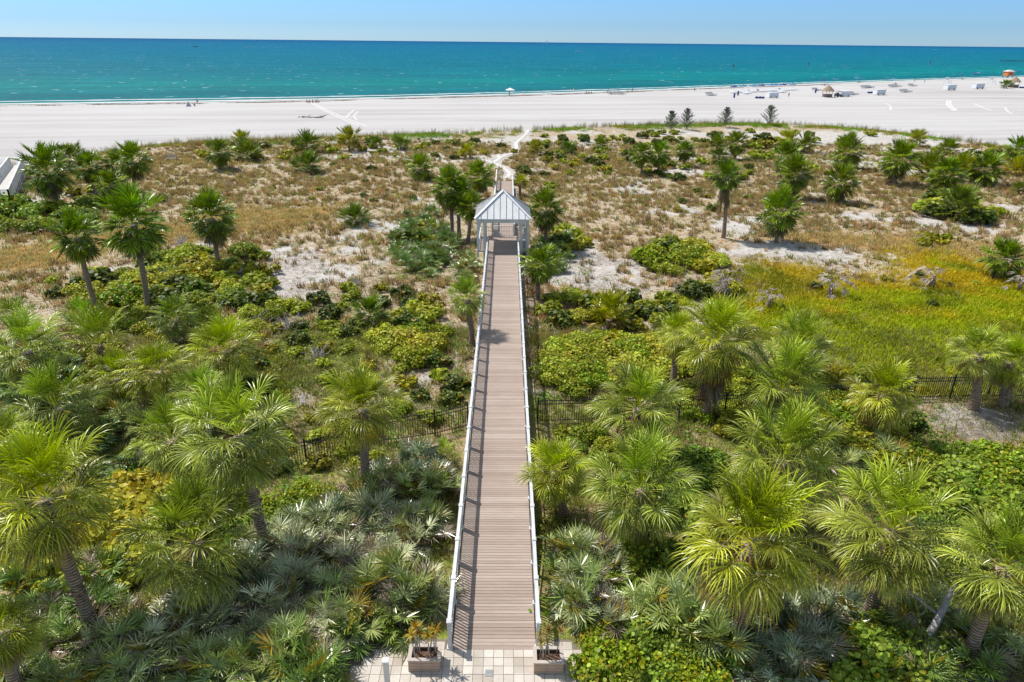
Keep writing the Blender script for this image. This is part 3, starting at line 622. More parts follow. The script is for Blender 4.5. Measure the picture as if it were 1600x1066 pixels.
FAR_G = "cabbage palms on the far dunes"
PALMS = [
 # left, far
 ("stout cabbage palm beside the end of the white side walkway", 75, 271, 38, (93, 330), "full", FAR_G, True),
 ("low bushy palm at the dune edge near the left side of the photo", 108, 240, 23, 1.6, "low", FAR_G),
 ("round-headed palm left of the leaning pair on the left dunes", 140, 263, 26, (148, 303), "full", FAR_G, True),
 ("middle palm of the tight far-left group, crowns touching", 184, 261, 23, (187, 300), "full", FAR_G),
 ("tall slim palm with bare trunk, rightmost of the far-left group", 208, 254, 27, (213, 309), "full", FAR_G, True),
 ("short palm with slanting stem, frontmost of the far-left group", 172, 291, 24, (163, 323), "full", FAR_G, False),
 ("big dense palm with long straight trunk on the left dunes", 208, 352, 50, (232, 487), "full", None, True),
 ("slender palm with long bare trunk and small open crown at far left", 121, 372, 37, (154, 491), "full", None, False),
 ("shaggy palm with brown skirt standing alone over green shrubs", 331, 342, 38, (342, 418), "full", FAR_G, 1.3),
 ("low dark palm, left one of the pair at the dune crest", 342, 240, 22, (343, 264), "full", FAR_G, True),
 ("bright low palm, right one of the pair at the dune crest", 385, 236, 24, 1.5, "low", FAR_G),
 ("small palm behind the crest pair, closest to the beach", 377, 218, 16, 1.6, "low", FAR_G),
 ("upright fan palm on the dune crest, left of the lone dark one", 479, 222, 22, 1.8, "low", FAR_G),
 ("wide low palm clump just below the upright crest palm", 480, 257, 24, 1.2, "low", FAR_G),
 ("lone dark palm rising above the beach edge", 545, 215, 20, 2.2, "low", FAR_G),
 ("small yellowish palm right of the lone dark one", 588, 223, 13, 1.0, "low", FAR_G),
 ("small round palm near the beach, left of the sandy hollow", 626, 224, 15, 1.1, "low", FAR_G),
 ("small palm left of the sand path", 727, 236, 15, 1.2, "low", FAR_G),
 ("low multi-stemmed palm standing alone left of the pavilion", 657, 264, 21, 1.5, "full", FAR_G, True),
 ("low golden-green palm in the brown grass left of the pavilion", 555, 337, 26, .9, "low", FAR_G),
 ("tall palm with brown skirt, leftmost of the trio by the pavilion", 702, 296, 28, (706, 372), "full", FAR_G, 1.5),
 ("tall palm with brown skirt, middle of the trio by the pavilion", 718, 306, 24, (718, 374), "full", FAR_G, 1.4),
 ("slim palm leaning over the pavilion roof edge", 735, 324, 22, (730, 380), "full", FAR_G, True),
 ("palm behind the trio, beside the narrow walkway", 748, 278, 25, (750, 312), "full", FAR_G, True),
 ("shaggy palm right of the pavilion roof", 853, 330, 29, (852, 388), "full", FAR_G, 1.3),
 ("palm right of the boardwalk just before the pavilion", 844, 415, 31, (840, 468), "full", None, False),
 ("narrow upright palm right of the narrow far walkway", 812, 283, 14, 1.8, "low", FAR_G),
 ("palm leaning to the left rail and shading the deck", 730, 468, 33, (738, 540), "full", None, True),
 ("low fan palm in the vines left of the boardwalk", 578, 483, 30, 1.1, "low", None),
 # right, far
 ("left one of two thin-trunked palms behind the pavilion", 1001, 243, 17, (1003, 274), "full", FAR_G, False),
 ("right one of two thin-trunked palms behind the pavilion", 1030, 242, 18, (1028, 274), "full", FAR_G, True),
 ("small palm right of the thin-trunked pair", 1070, 237, 17, (1070, 259), "full", FAR_G, False),
 ("dark round palm below the third conifer", 1151, 226, 18, (1149, 250), "full", FAR_G, True),
 ("small palm left of the dark round one below the conifers", 1121, 223, 15, 1.8, "low", FAR_G),
 ("small palm in front of the dark round one", 1124, 241, 15, 1.4, "low", FAR_G),
 ("palm behind the big double one, near the dune crest", 1232, 220, 19, 2.0, "low", FAR_G),
 ("small dark palm at the right of the crest group", 1259, 223, 17, 1.7, "low", FAR_G),
 ("upper palm of the overlapping pair on the right dunes", 1230, 248, 25, 2.6, "full", FAR_G, True),
 ("lower palm of the overlapping pair on the right dunes", 1242, 274, 28, (1239, 311), "full", FAR_G, 1.2),
 ("round short palm with drooping fronds, far right dunes", 1325, 240, 25, (1327, 264), "full", FAR_G, 1.1),
 ("leafy short palm left of the shaded hollow", 1312, 289, 27, (1310, 317), "full", FAR_G, True),
 ("umbrella-shaped palm with thick pale trunk on the right dunes", 1404, 251, 29, (1398, 289), "full", FAR_G, 1.2),
 ("tall palm with long brown petticoat on bare sand", 1136, 278, 23, (1130, 372), "full", FAR_G, 2.6),
 ("mop-headed palm beside the tall petticoat one on bare sand", 1220, 335, 33, (1214, 379), "full", FAR_G, 1.2),
 ("small palm on the dune crest at the right", 1434, 216, 15, 1.6, "low", FAR_G),
 ("wide low palm on the dune crest near the right side", 1482, 230, 17, 1.3, "low", FAR_G),
 ("dark palm at the right border near the beach", 1590, 236, 20, 2.4, "full", FAR_G, True),
 ("bright green palm at the right border below the dark one", 1590, 262, 22, 1.1, "low", FAR_G),
 ("leftmost palm of the tangled group at the right", 1452, 262, 26, 1.8, "low", FAR_G),
 ("frontmost palm of the tangled group at the right", 1478, 275, 28, 2.0, "full", FAR_G, True),
 ("third palm of the tangled group at the right", 1506, 262, 26, 2.0, "low", FAR_G),
 ("rightmost palm of the tangled group at the right", 1540, 267, 26, 2.0, "full", FAR_G, True),
 ("fan palm rising out of the round-leaved bush on the right", 1500, 318, 34, 1.8, "low", FAR_G),
 ("low palm over grey dead fronds at the right border of the meadow", 1570, 407, 33, (1568, 435), "full", None, 1.2),
 ("tiny bright palm at the right border above the meadow", 1592, 293, 12, .9, "low", FAR_G),
 ("stubby palm half hidden in the crest shrubs, far centre", 888, 232, 13, 1.0, "low", FAR_G),
 ("stubby palm beside the sandy path branch", 838, 232, 13, 1.1, "low", FAR_G),
 ("yellow-tipped small palm between path and thin-trunked pair", 938, 224, 13, 1.0, "low", FAR_G),
 # middle right
 ("big shaggy palm with long dead skirt at the meadow corner", 1122, 535, 72, (1100, 655), "full", None, 1.9),
 ("leafy companion palm left of the big shaggy one", 1062, 525, 42, 3.0, "full", None, True),
 ("spreading low palm at the near edge of the meadow", 1248, 545, 52, 1.9, "full", None, True),
 ("wide feathery palm right of the big shaggy one", 1219, 612, 78, 2.6, "full", None, False),
 ("left palm of the two leaning ones by the black fence", 1526, 555, 46, (1519, 638), "full", None, False),
 ("right palm of the two leaning ones by the black fence", 1576, 568, 46, (1567, 634), "full", None, 1.1),
 ("palm smothered by pale round-leaved vines", 1377, 618, 58, 2.4, "full", None, False),
 ("low spiky palm among vines right of the boardwalk", 953, 487, 36, 1.1, "low", None),
 ("round grassy-headed palm near the fence, right of the boardwalk", 996, 640, 74, 2.9, "full", None, False),
 ("tall palm third from the boardwalk in the right foreground", 1001, 768, 90, (1014, 870), "full", None, False),
 ("palm touching the right rail in the foreground", 868, 738, 60, (881, 808), "full", None, False),
 ("largest foreground palm with pale trunk, right of centre", 1174, 848, 118, (1151, 1004), "full", None, False),
 ("broad foreground palm with orange-tipped lower fronds", 1391, 832, 108, 3.2, "full", None, False),
 ("palm crown behind the two big foreground ones", 1222, 722, 90, 3.2, "full", None, False),
 ("palm crown cut by the lower right border", 1570, 890, 104, 3.6, "full", None, False),
 ("small low palm tucked under the crowns on the right", 1330, 770, 40, 1.6, "low", None),
 # left near
 ("open-crowned palm with rough trunk, left of the boardwalk", 565, 642, 74, (568, 775), "full", None, False),
 ("wide palm with curved dark trunk in the left middle", 372, 684, 98, (422, 880), "full", None, False),
 ("crown leaning against the wide palm from the left", 268, 690, 62, 3.2, "full", None, False),
 ("dense hanging palm over the palmettos, left foreground", 304, 850, 104, (338, 953), "full", None, False),
 ("palm with long reddish trunk in the left foreground", 68, 782, 118, (152, 998), "full", None, False),
 ("dark palm cut by the lower left border", 2, 990, 66, 2.4, "full", None, True),
 ("rounded palm at the left border, mid distance", 42, 550, 68, 3.0, "full", None, 1.2),
 ("bright low palm right of the rounded border one", 150, 525, 44, 1.8, "low", None),
 ("fan palm with dark hollow under it, below the slender trunks", 273, 500, 38, (275, 538), "full", None, True),
 ("spreading palm right of the dark-hollow one", 352, 550, 60, 2.2, "full", None, True),
 ("palm with yellowing lower fronds in the left thicket", 248, 582, 56, 2.4, "full", None, False),
 ("dark bluish palm in the shade of the left thicket", 90, 640, 66, 2.0, "full", None, False),
 ("small upright palm under the left thicket crowns", 232, 618, 26, 1.4, "low", None),
 ("yellow-green palm peeking past the leftmost crown", 8, 690, 50, 2.6, "full", None, False),
 ("leafy palm in the heart of the left thicket", 185, 592, 44, 1.7, "full", None, False),
 ("low palm in the yellow-green bushes at left", 130, 492, 30, 1.2, "low", None),
 ("broad palm just uphill of the wide curved-trunk one", 315, 622, 46, 2.0, "full", None, False),
 ("low fan palm at the left border above the rounded one", 20, 492, 34, 1.6, "low", None),
 ("small fan palm amid the bushes left of the fence end", 435, 640, 28, 1.0, "low", None),
 ("young palm between the fence and the open-crowned palm", 690, 706, 22, .6, "low", None),
]
for pdat in PALMS:
    label, cx, cy, rpx, base, style = pdat[:6]
    g = pdat[6] if pdat[6] else "cabbage palms near the boardwalk"
    sk = pdat[7] if len(pdat) > 7 else None
    palm(label, cx, cy, rpx, base, style, g, sk, tsc=1.35 if "leaning ones" in label else 1.0)

# ------------------------------------------------------------------ saw palmettos
def palmetto_mesh(seed, base, hi, nf=30, spread=.75, brown=.12, far=False):
    rng = np.random.RandomState(seed); VV = []; CC = []; FF = []; off = 0
    heads = [(rng.uniform(-1, 1)*spread*.6, rng.uniform(-1, 1)*spread*.6) for _ in range(3)]
    for i in range(nf):
        hx, hy = heads[i % 3]; az = rng.uniform(0, 2*PI); el = math.radians(rng.uniform(15, 85))
        d = np.array([math.cos(az)*math.cos(el), math.sin(az)*math.cos(el), math.sin(el)]); sd_ = nrm(np.cross(d, [0, 0, 1.]))
        pl = rng.uniform(.35, .75)
        pst = strips(np.array([[hx, hy, .05]]), d[None], sd_[None], np.array([pl]), np.array([.025]), 2, np.array([.06]))
        pe = pst[0, -1].mean(0); fd = nrm(d+np.array([0, 0, -rng.uniform(.25, .9)])); nor = nrm(np.cross(sd_, fd)+rng.normal(0, .25, 3))
        nsg = 12 if far else 19
        st, al = fan(pe, fd, nor, rng.uniform(.38, .55), nsg, math.radians(rng.uniform(100, 125)), 2, .10, .075 if far else .045, rng.uniform(.1, .5), rng)
        c = np.array(base)+(np.array(hi)-np.array(base))*rng.rand()
        r = rng.rand()
        if r < brown: c = np.array((.30, .24, .18))*rng.uniform(.6, 1.2)
        elif r < brown+.08: c = np.array((.28, .22, .04))
        pv = pst.reshape(-1, 3); VV.append(pv); FF.append(strip_faces(1, 2, off)); off += len(pv); CC.append(np.tile(c*.9, (len(pv), 1)))
        v = st.reshape(-1, 3); VV.append(v); FF.append(strip_faces(nsg, 2, off)); off += len(v)
        CC.append(np.clip(np.tile(c, (len(v), 1))*np.repeat(1+.2*rng.randn(nsg), 6)[:, None], .01, .9))
    return npmesh("saw_palmetto", np.concatenate(VV), np.concatenate(FF), M["palmetto"], np.concatenate(CC))
PT = {"silver": [palmetto_mesh(s, (.30, .34, .17), (.64, .66, .44)) for s in (1, 2, 3, 4)],
      "blue": [palmetto_mesh(s, (.14, .19, .10), (.32, .38, .24), brown=.07) for s in (5, 6)],
      "green": [palmetto_mesh(s, (.12, .20, .05), (.26, .36, .10)) for s in (7, 8, 9)],
      "mixed": [palmetto_mesh(s, (.20, .27, .07), (.40, .45, .18)) for s in (10, 11)]}
def scatter_px(px, py, rx, ry, n, seed, mind):
    rng = random.Random(seed); out = []; tries = 0
    while len(out) < n and tries < n*80:
        tries += 1; a = rng.uniform(0, 2*PI); r = math.sqrt(rng.random())
        P = G(px+rx*r*math.cos(a), py+ry*r*math.sin(a), .5)
        if abs(P[0]) < (2.75 if P[1] < 30 else 2.3) and P[1] < 56: continue
        if P[1] < 15.3 and -4.3 < P[0] < 3.1: continue
        if all((P[0]-q[0])**2+(P[1]-q[1])**2 > mind*mind for q in out): out.append(P)
    return out
PALMETTO = [
 (560, 870, 130, 75, 28, "silver", "silver-green saw palmetto in the dense thicket left of the boardwalk foot"),
 (600, 950, 90, 50, 12, "mixed", "mixed green saw palmetto behind the left planter"),
 (430, 960, 100, 45, 13, "silver", "pale silver saw palmetto below the dense hanging palm"),
 (385, 915, 50, 26, 6, "blue", "blue-grey saw palmetto right of the hanging palm trunk"),
 (380, 1030, 120, 34, 12, "mixed", "green-tipped saw palmetto along the bottom border, left of the patio"),
 (500, 1030, 60, 30, 7, "green", "green saw palmetto beside the shaded patio corner"),
 (220, 985, 60, 40, 8, "silver", "grey-tipped saw palmetto beside the foot of the reddish trunk"),
 (100, 930, 60, 50, 9, "green", "bright green saw palmetto left of the reddish trunk"),
 (110, 1035, 110, 34, 12, "mixed", "mixed saw palmetto along the lower left border"),
 (620, 790, 80, 34, 10, "mixed", "saw palmetto under the rough trunk left of the boardwalk"),
 (610, 745, 30, 16, 3, "blue", "dark blue-green saw palmetto right of the rough trunk"),
 (680, 745, 26, 26, 4, "blue", "dusky saw palmetto against the left rail"),
 (540, 815, 50, 20, 5, "blue", "blue saw palmetto uphill of the silver thicket"),
 (885, 905, 34, 60, 8, "mixed", "saw palmetto along the right rail of the boardwalk"),
 (925, 880, 44, 30, 5, "silver", "silvery saw palmetto under the third foreground palm"),
 (905, 960, 42, 28, 5, "silver", "silvery saw palmetto behind the right planter"),
 (1245, 1000, 80, 50, 13, "blue", "blue-green saw palmetto right of the pale trunk"),
 (1120, 930, 40, 26, 4, "blue", "shaded saw palmetto left of the pale trunk"),
 (660, 385, 52, 34, 42, "green", "green saw palmetto in the mound left of the pavilion"),
 (700, 412, 40, 22, 12, "mixed", "saw palmetto at the near foot of the mound left of the pavilion"),
 (865, 395, 34, 26, 16, "green", "green saw palmetto right of the pavilion"),
 (655, 345, 34, 14, 8, "green", "saw palmetto at the back of the mound left of the pavilion"),
 (40, 600, 60, 40, 8, "green", "green saw palmetto under the rounded border palm"),
 (180, 640, 80, 50, 12, "mixed", "saw palmetto in the left thicket"),
 (150, 700, 90, 40, 9, "green", "dark green saw palmetto by the hidden fence at left"),
 (1330, 700, 60, 40, 7, "mixed", "saw palmetto between the right palm crowns"),
 (1480, 960, 70, 60, 8, "mixed", "saw palmetto at the lower right under the border crown"),
 (1040, 970, 60, 40, 6, "mixed", "mixed saw palmetto sprouting from the hedge right of the patio"),
 (1440, 1030, 80, 30, 6, "green", "green saw palmetto among the big leaves at the lower right"),
 (860, 800, 20, 60, 4, "green", "green saw palmetto hugging the right rail"),
]
for gi, (px, py, rx, ry, n, kind, label) in enumerate(PALMETTO):
    far = py < 450
    for k, P in enumerate(scatter_px(px, py, rx, ry, n, gi*7+1, .75 if not far else .85)):
        rr = random.Random(gi*100+k); s = rr.uniform(.65, 1.35)
        o = link("saw_palmetto", PT[kind][rr.randrange(len(PT[kind]))], None, (P[0], P[1], P[2]+rr.uniform(0, .15)), (rr.uniform(-.1, .1), rr.uniform(-.1, .1), rr.uniform(0, 6.3)), (s, s, s*rr.uniform(.9, 1.25)))
        tag(o, label, "palmetto", label.split(" saw ")[0]+" palmettos, patch "+str(gi+1) if False else "saw palmettos: "+label.split("saw palmetto ")[-1])

# ------------------------------------------------------------------ round-leaved shrubs
def leaf_disc(P, Nn, r, cols, k=6):
    n = len(P); ref = np.where(np.abs(Nn[:, 2:3]) > .9, np.array([[1., 0, 0]]), np.array([[0, 0, 1.]]))
    a = nrm(np.cross(Nn, ref)); b = np.cross(Nn, a); ang = np.arange(k)*2*PI/k
    sc_ = np.array([1, 1, 1, .95, .9, .95]) if k == 6 else np.ones(k)
    V = P[:, None]+(a[:, None]*(np.cos(ang)*sc_)[None, :, None]*1.0+b[:, None]*(np.sin(ang)*.85)[None, :, None])*r[:, None, None]
    F_ = (np.arange(n)*k)[:, None]+np.arange(k)[None]
    return V.reshape(-1, 3), F_, np.repeat(cols, k, 0)
def shrub(name, seed, R=1.0, H=.9, nl=1500, leaf=.07, cols=((.07, .12, .02), (.25, .27, .04)), yellow=.1, dark=.2, elong=1.0, lobes=9):
    rng = np.random.RandomState(seed)
    L = [(0, 0, H*.45, R*.6, H*.55)]
    for i in range(lobes):
        a = rng.uniform(0, 2*PI); rr = rng.uniform(.35, .8)*R
        L.append((math.cos(a)*rr, math.sin(a)*rr, rng.uniform(.15, .55)*H, rng.uniform(.25, .42)*R, rng.uniform(.28, .5)*H))
    pick = rng.randint(0, len(L), nl); L = np.array(L)[pick]
    d = nrm(rng.normal(0, 1, (nl, 3))); d[:, 2] = np.abs(d[:, 2])*.9+rng.uniform(-.35, .1, nl)
    sh_ = rng.uniform(.72, 1.10, nl)[:, None]
    P = L[:, :3]+d*np.stack([L[:, 3], L[:, 3], L[:, 4]], 1)*sh_
    P[:, 2] = np.maximum(P[:, 2], .03)
    Nn = nrm(d*.6+np.array([[0, 0, .55]])+rng.normal(0, .6, (nl, 3)))
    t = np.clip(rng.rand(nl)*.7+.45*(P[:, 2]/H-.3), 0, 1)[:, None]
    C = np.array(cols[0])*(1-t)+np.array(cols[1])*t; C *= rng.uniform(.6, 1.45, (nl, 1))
    y = rng.rand(nl); C[y < yellow] = np.array((.36, .28, .04))*rng.uniform(.7, 1.1, ((y < yellow).sum(), 1)); m2 = y > 1-yellow*.07; C[m2] = (.25, .08, .03)
    V_, F_, Cc = leaf_disc(P, Nn, leaf*rng.uniform(.4, 1.35, nl), C)
    me = npmesh("foliage", V_, F_, M["leaf"], Cc)
    # branches
    mb = MB(); r2 = random.Random(seed)
    for i in range(10):
        a = r2.uniform(0, 6.28); r_ = r2.uniform(.3, .8)*R; z = r2.uniform(.3, .8)*H
        mb.tube([(0, 0, -.05), (math.cos(a)*r_*.4, math.sin(a)*r_*.4, z*.4), (math.cos(a+.2)*r_, math.sin(a+.2)*r_, z)], [.03*R, .02*R, .008*R], 5, False)
    return me, mb.mesh("branches", M["wood"])
YG = ((.24, .29, .045), (.56, .56, .11)); DG = ((.11, .18, .03), (.34, .42, .09)); BG = ((.11, .18, .02), (.36, .43, .07)); YL = ((.26, .28, .05), (.62, .58, .12))
SH = {"yg": [shrub("s", s, cols=YG, nl=2800, leaf=.052, H=.75, lobes=14) for s in (1, 2, 3)],
      "dg": [shrub("s", s, cols=DG, nl=2600, leaf=.066, yellow=.03) for s in (4, 5)],
      "bg": [shrub("s", s, cols=BG, nl=2800, leaf=.058, yellow=.12, lobes=13) for s in (6, 7)],
      "yl": [shrub("s", s, cols=YL, nl=2300, leaf=.075, yellow=.12) for s in (8, 9)],
      "far": [shrub("s", s, cols=((.20, .26, .04), (.50, .52, .10)), nl=420, leaf=.15, yellow=.05) for s in (10, 11)],
      "fard": [shrub("s", s, cols=((.06, .09, .02), (.18, .22, .05)), nl=420, leaf=.15, yellow=.03, H=1.2) for s in (12,)],
      "fary": [shrub("s", s, cols=((.20, .21, .03), (.50, .45, .08)), nl=300, leaf=.15, yellow=.2) for s in (13, 14)]}
SHRUBS = [  # px,py,rx,ry,count,scale,kind,label,mind
 (60, 340, 75, 22, 12, 2.0, "dg", "round-leaved seagrape bush below the stout palm at far left", 2.2),
 (130, 320, 30, 12, 4, 1.7, "dg", "round-leaved seagrape bush in front of the far-left palm group", 2.0),
 (200, 440, 80, 26, 14, 1.4, "yg", "yellow-green seagrape bush around the two long trunks", 1.5),
 (290, 405, 60, 20, 10, 1.4, "yg", "yellow-green seagrape bush below the shaggy lone palm", 1.6),
 (390, 410, 36, 16, 5, 1.3, "bg", "green bush right of the shaggy lone palm", 1.5),
 (275, 450, 55, 24, 6, 1.2, "dg", "dull green bush behind the dark-hollow palm", 1.5),
 (640, 522, 52, 36, 12, 1.25, "yg", "yellow-green seagrape bush left of the deck shadow", 1.2),
 (655, 475, 30, 14, 4, 1.0, "yg", "small seagrape bush uphill of the round yellow-green one", 1.2),
 (930, 560, 75, 45, 26, 1.3, "yg", "pale seagrape bush in the broad thicket right of the boardwalk", 1.15),
 (1010, 560, 50, 36, 12, 1.4, "yg", "pale seagrape bush left of the big shaggy palm", 1.2),
 (890, 480, 40, 26, 8, 1.2, "yg", "seagrape bush at the upper end of the thicket right of the boardwalk", 1.2),
 (1070, 400, 55, 26, 13, 1.4, "yg", "yellowish seagrape bush mound above the meadow's left end", 1.5),
 (1110, 445, 36, 16, 4, 1.2, "yg", "seagrape bush over grey dead fronds", 1.5),
 (1330, 655, 60, 45, 12, 1.2, "yg", "pale vine-like bush climbing the smothered palm", 1.1),
 (1400, 670, 34, 30, 4, 1.0, "yg", "small bush at the edge of the sandy clearing", 1.1),
 (1520, 735, 110, 38, 22, 1.2, "bg", "broad-leaved seagrape bush below the sandy clearing", 1.0),
 (1550, 800, 80, 40, 10, 1.1, "bg", "seagrape bush at the right border above the cut crown", 1.0),
 (1400, 1010, 90, 50, 10, 1.1, "bg", "big-leaved seagrape bush at the bottom, right of centre", .95),
 (1020, 900, 60, 50, 12, 1.1, "dg", "dark green bush under the third foreground palm", .95),
 (1010, 1000, 80, 50, 11, .9, "bg", "bright green hedge bush right of the patio", .85),
 (1085, 1015, 50, 45, 9, .9, "bg", "yellow-flecked bush left of the pale trunk foot", .9),
 (120, 860, 110, 40, 16, 1.35, "yl", "lemon-leaved seagrape bush behind the reddish trunk", 1.1),
 (200, 790, 60, 40, 7, 1.3, "yl", "lemon-leaved seagrape bush left of the hanging palm", 1.1),
 (235, 700, 30, 26, 3, 1.1, "bg", "fresh green bush between the left crowns", 1.0),
 (610, 1000, 55, 18, 5, .8, "dg", "dark low hedge bush beside the left planter", .7),
 (575, 985, 40, 24, 4, .8, "dg", "dark hedge bush at the patio's left corner", .7),
 (930, 1045, 30, 18, 4, .7, "bg", "feathery green bush at the patio's right edge", .6),
 (640, 820, 70, 26, 6, .8, "bg", "low green bush between the palmettos", 1.0),
 (680, 900, 22, 60, 5, .7, "dg", "dark low bush against the left rail", .8),
 (500, 700, 90, 30, 6, .7, "yg", "low green bush along the black fence", 1.6),
 (470, 900, 170, 90, 16, .55, "bg", "small broad-leaved bush poking through the palmetto thicket", 1.4),
 (300, 470, 150, 50, 40, 1.15, "yg", "yellow-green bush on the left slope below the long trunks", 1.5),
 (470, 560, 120, 60, 20, .7, "bg", "low bright bush on the open slope left of the boardwalk", 1.5),
 (560, 480, 90, 40, 16, .75, "yg", "small bush on the upper slope left of the boardwalk", 1.8),
 (660, 600, 50, 50, 10, .7, "yg", "small bush near the left rail, uphill of the fence", 1.5),
 (500, 665, 120, 20, 6, .6, "bg", "low bush in front of the fence at left", 1.3),
 (120, 450, 60, 25, 6, .6, "yg", "little bush in the left dry grass below the slender palm", 2.2),
 (1130, 620, 60, 50, 12, 1.2, "yg", "bush crowded below the big shaggy palm", 1.2),
 (1270, 620, 120, 60, 16, 1.1, "yg", "bush between the crowns at the meadow edge", 1.3),
 (1000, 480, 60, 26, 10, 1.0, "yg", "bush around the low spiky palm", 1.4),
 (900, 690, 60, 30, 8, .8, "bg", "low bush in front of the right fence", 1.1),
 (1100, 760, 120, 60, 14, 1.1, "dg", "dark bush filling the gaps between the right crowns", 1.2),
 (300, 780, 160, 60, 12, 1.1, "bg", "green bush filling the gaps between the left crowns", 1.3),
 (480, 790, 60, 40, 10, .8, "bg", "low green bush below the fence, right of the curved trunk", 1.0),
 (130, 570, 110, 40, 8, 1.2, "yg", "bush between the crowns of the left thicket", 1.6),
 (400, 610, 60, 20, 3, .9, "yg", "low bush on the slope above the wide palm", 1.6),
 (1195, 232, 26, 16, 6, 1.9, "fard", "dark rounded shrub on the right dune crest", 2.0),
 (1470, 322, 34, 14, 6, 1.9, "far", "round-leaved bush around the fan palm on the right", 1.8),
 (1530, 335, 24, 12, 3, 1.6, "far", "right end of the round-leaved bush on the right dunes", 1.8),
 (890, 375, 26, 20, 7, 1.5, "far", "leafy bush right of the shaggy pavilion palm", 1.6),
 (660, 365, 30, 16, 4, 1.3, "far", "leafy bush at the top of the mound left of the pavilion", 1.6),
 (1470, 375, 30, 8, 4, 1.0, "fard", "low grey-green bush in the golden grass", 1.4),
 (140, 290, 60, 16, 4, 1.2, "far", "small bush among the far-left palms", 2.2),
 (930, 245, 80, 18, 20, 1.1, "far", "small green dune shrub beyond the pavilion, centre right", 2.0),
 (1060, 215, 150, 10, 24, 1.1, "fary", "yellow-green shrub on the dune crest, right of the path", 2.4),
 (900, 217, 80, 8, 12, 1.1, "fary", "yellow-green shrub on the dune crest, centre", 2.4),
 (1200, 215, 200, 14, 16, 1.1, "far", "round green shrub on the crest below the conifers", 2.4),
 (760, 228, 160, 14, 16, .9, "far", "green shrub on the crest either side of the path", 2.4),
 (980, 258, 140, 14, 12, .8, "fary", "yellowish shrub on the dunes behind the pavilion, right side", 2.4),
 (620, 250, 110, 16, 10, .7, "fary", "yellowish shrub on the dunes behind the pavilion, left side", 2.6),
 (640, 222, 120, 7, 14, 1.1, "fary", "yellow-green shrub on the dune crest, left of the path", 2.4),
 (1090, 265, 90, 18, 16, 1.1, "fary", "yellowish shrub on the right middle dunes", 2.2),
 (1100, 300, 120, 26, 9, .7, "far", "tiny green shrub scattered around the petticoat palm", 2.4),
 (850, 275, 50, 16, 6, .9, "fary", "yellowish shrub right of the narrow walkway", 1.8),
 (1270, 270, 40, 10, 3, 1.0, "fary", "bright shrub right of the overlapping palm pair", 1.8),
 (1500, 245, 110, 14, 16, 1.3, "far", "green shrub on the far right dunes", 2.4),
 (440, 235, 170, 14, 18, 1.2, "far", "small shrub on the left dune crest", 2.6),
 (520, 300, 130, 30, 8, .55, "fary", "tiny yellowish shrub in the left dry grass", 3.0),
 (1400, 440, 180, 30, 5, .5, "fard", "little dark shrub in the olive meadow", 3.0),
]
SPL = []
for gi, (px, py, rx, ry, n, s0, kind, label, md) in enumerate(SHRUBS):
    for k, P in enumerate(scatter_px(px, py, rx, ry, n, gi*13+3, md)):
        rr = random.Random(gi*77+k); s = s0*rr.uniform(.75, 1.2); SPL.append((-s/depth(P), gi, k, P, kind, label, s, rr))
SPL.sort(key=lambda q: (q[0], q[1], q[2]))
SREST = SPL[288:]
for _, gi, k, P, kind, label, s, rr in SPL[:288]:
    pool_ = SH[kind]+(SH["dg"] if kind == "bg" else SH["bg"][:1] if kind == "yg" else [])
    fo, br = pool_[rr.randrange(len(pool_))]; s *= rr.uniform(.75, 1.15)
    root = empty("seagrape_bush" if "seagrape" in label else "shrub", P, rr.uniform(0, 6.3))
    root.scale = (s, s*rr.uniform(.85, 1.1), s*rr.uniform(.8, 1.1))
    tag(root, label, "shrub", "shrubs: "+label.split(" ", 1)[1][:60])
    link("foliage", fo, root); link("branches", br, root)

# ------------------------------------------------------------------ grass, vines and litter (nobody could count these)
def instance_mesh(name, protos, PX, rz, S, hue, mat, tiltz=None):
    """protos: list of (V,F,C). Merge transformed copies into one mesh."""
    VV = []; FF = []; CC = []; off = 0; n = len(PX); which = RNG.randint(0, len(protos), n)
    for i, (pv, pf, pc) in enumerate(protos):
        idx = np.where(which == i)[0]
        if len(idx) == 0: continue
        c, s = np.cos(rz[idx])[:, None], np.sin(rz[idx])[:, None]; sc_ = S[idx]
        x = (pv[None, :, 0]*c-pv[None, :, 1]*s)*sc_[:, 0:1]+PX[idx, 0:1]
        y = (pv[None, :, 0]*s+pv[None, :, 1]*c)*sc_[:, 0:1]+PX[idx, 1:2]
        z = pv[None, :, 2]*sc_[:, 1:2]+PX[idx, 2:3]
        VV.append(np.stack([x, y, z], 2).reshape(-1, 3))
        FF.append(((np.arange(len(idx))*len(pv))[:, None, None]+pf[None]).reshape(-1, pf.shape[1])+off)
        CC.append((pc[None]*hue[idx][:, None, :]).reshape(-1, 3)); off += len(idx)*len(pv)
    return link(name, npmesh(name, np.concatenate(VV), np.concatenate(FF), mat, np.clip(np.concatenate(CC), .004, .95)))
def tuft(seed, n, L, w, spread, droop, colf, seg=2, r0=.1, lean=(0, 0)):
    rng = np.random.RandomState(seed); az = rng.uniform(0, 2*PI, n); el = np.radians(rng.uniform(90-spread, 88, n))
    D = np.stack([np.cos(az)*np.cos(el)+lean[0], np.sin(az)*np.cos(el)+lean[1], np.sin(el)], 1); D = nrm(D)
    P = np.stack([rng.normal(0, r0, n), rng.normal(0, r0, n), np.full(n, -.03)], 1)
    S = nrm(np.cross(D, np.array([[0, 0, 1.]])+rng.normal(0, .2, (n, 3))))
    st = strips(P, D, S, L*rng.uniform(.6, 1.1, n), np.full(n, w), seg, np.full(n, droop))
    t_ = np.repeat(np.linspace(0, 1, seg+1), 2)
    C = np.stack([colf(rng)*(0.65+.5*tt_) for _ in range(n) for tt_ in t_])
    return st.reshape(-1, 3), strip_faces(n, seg), C
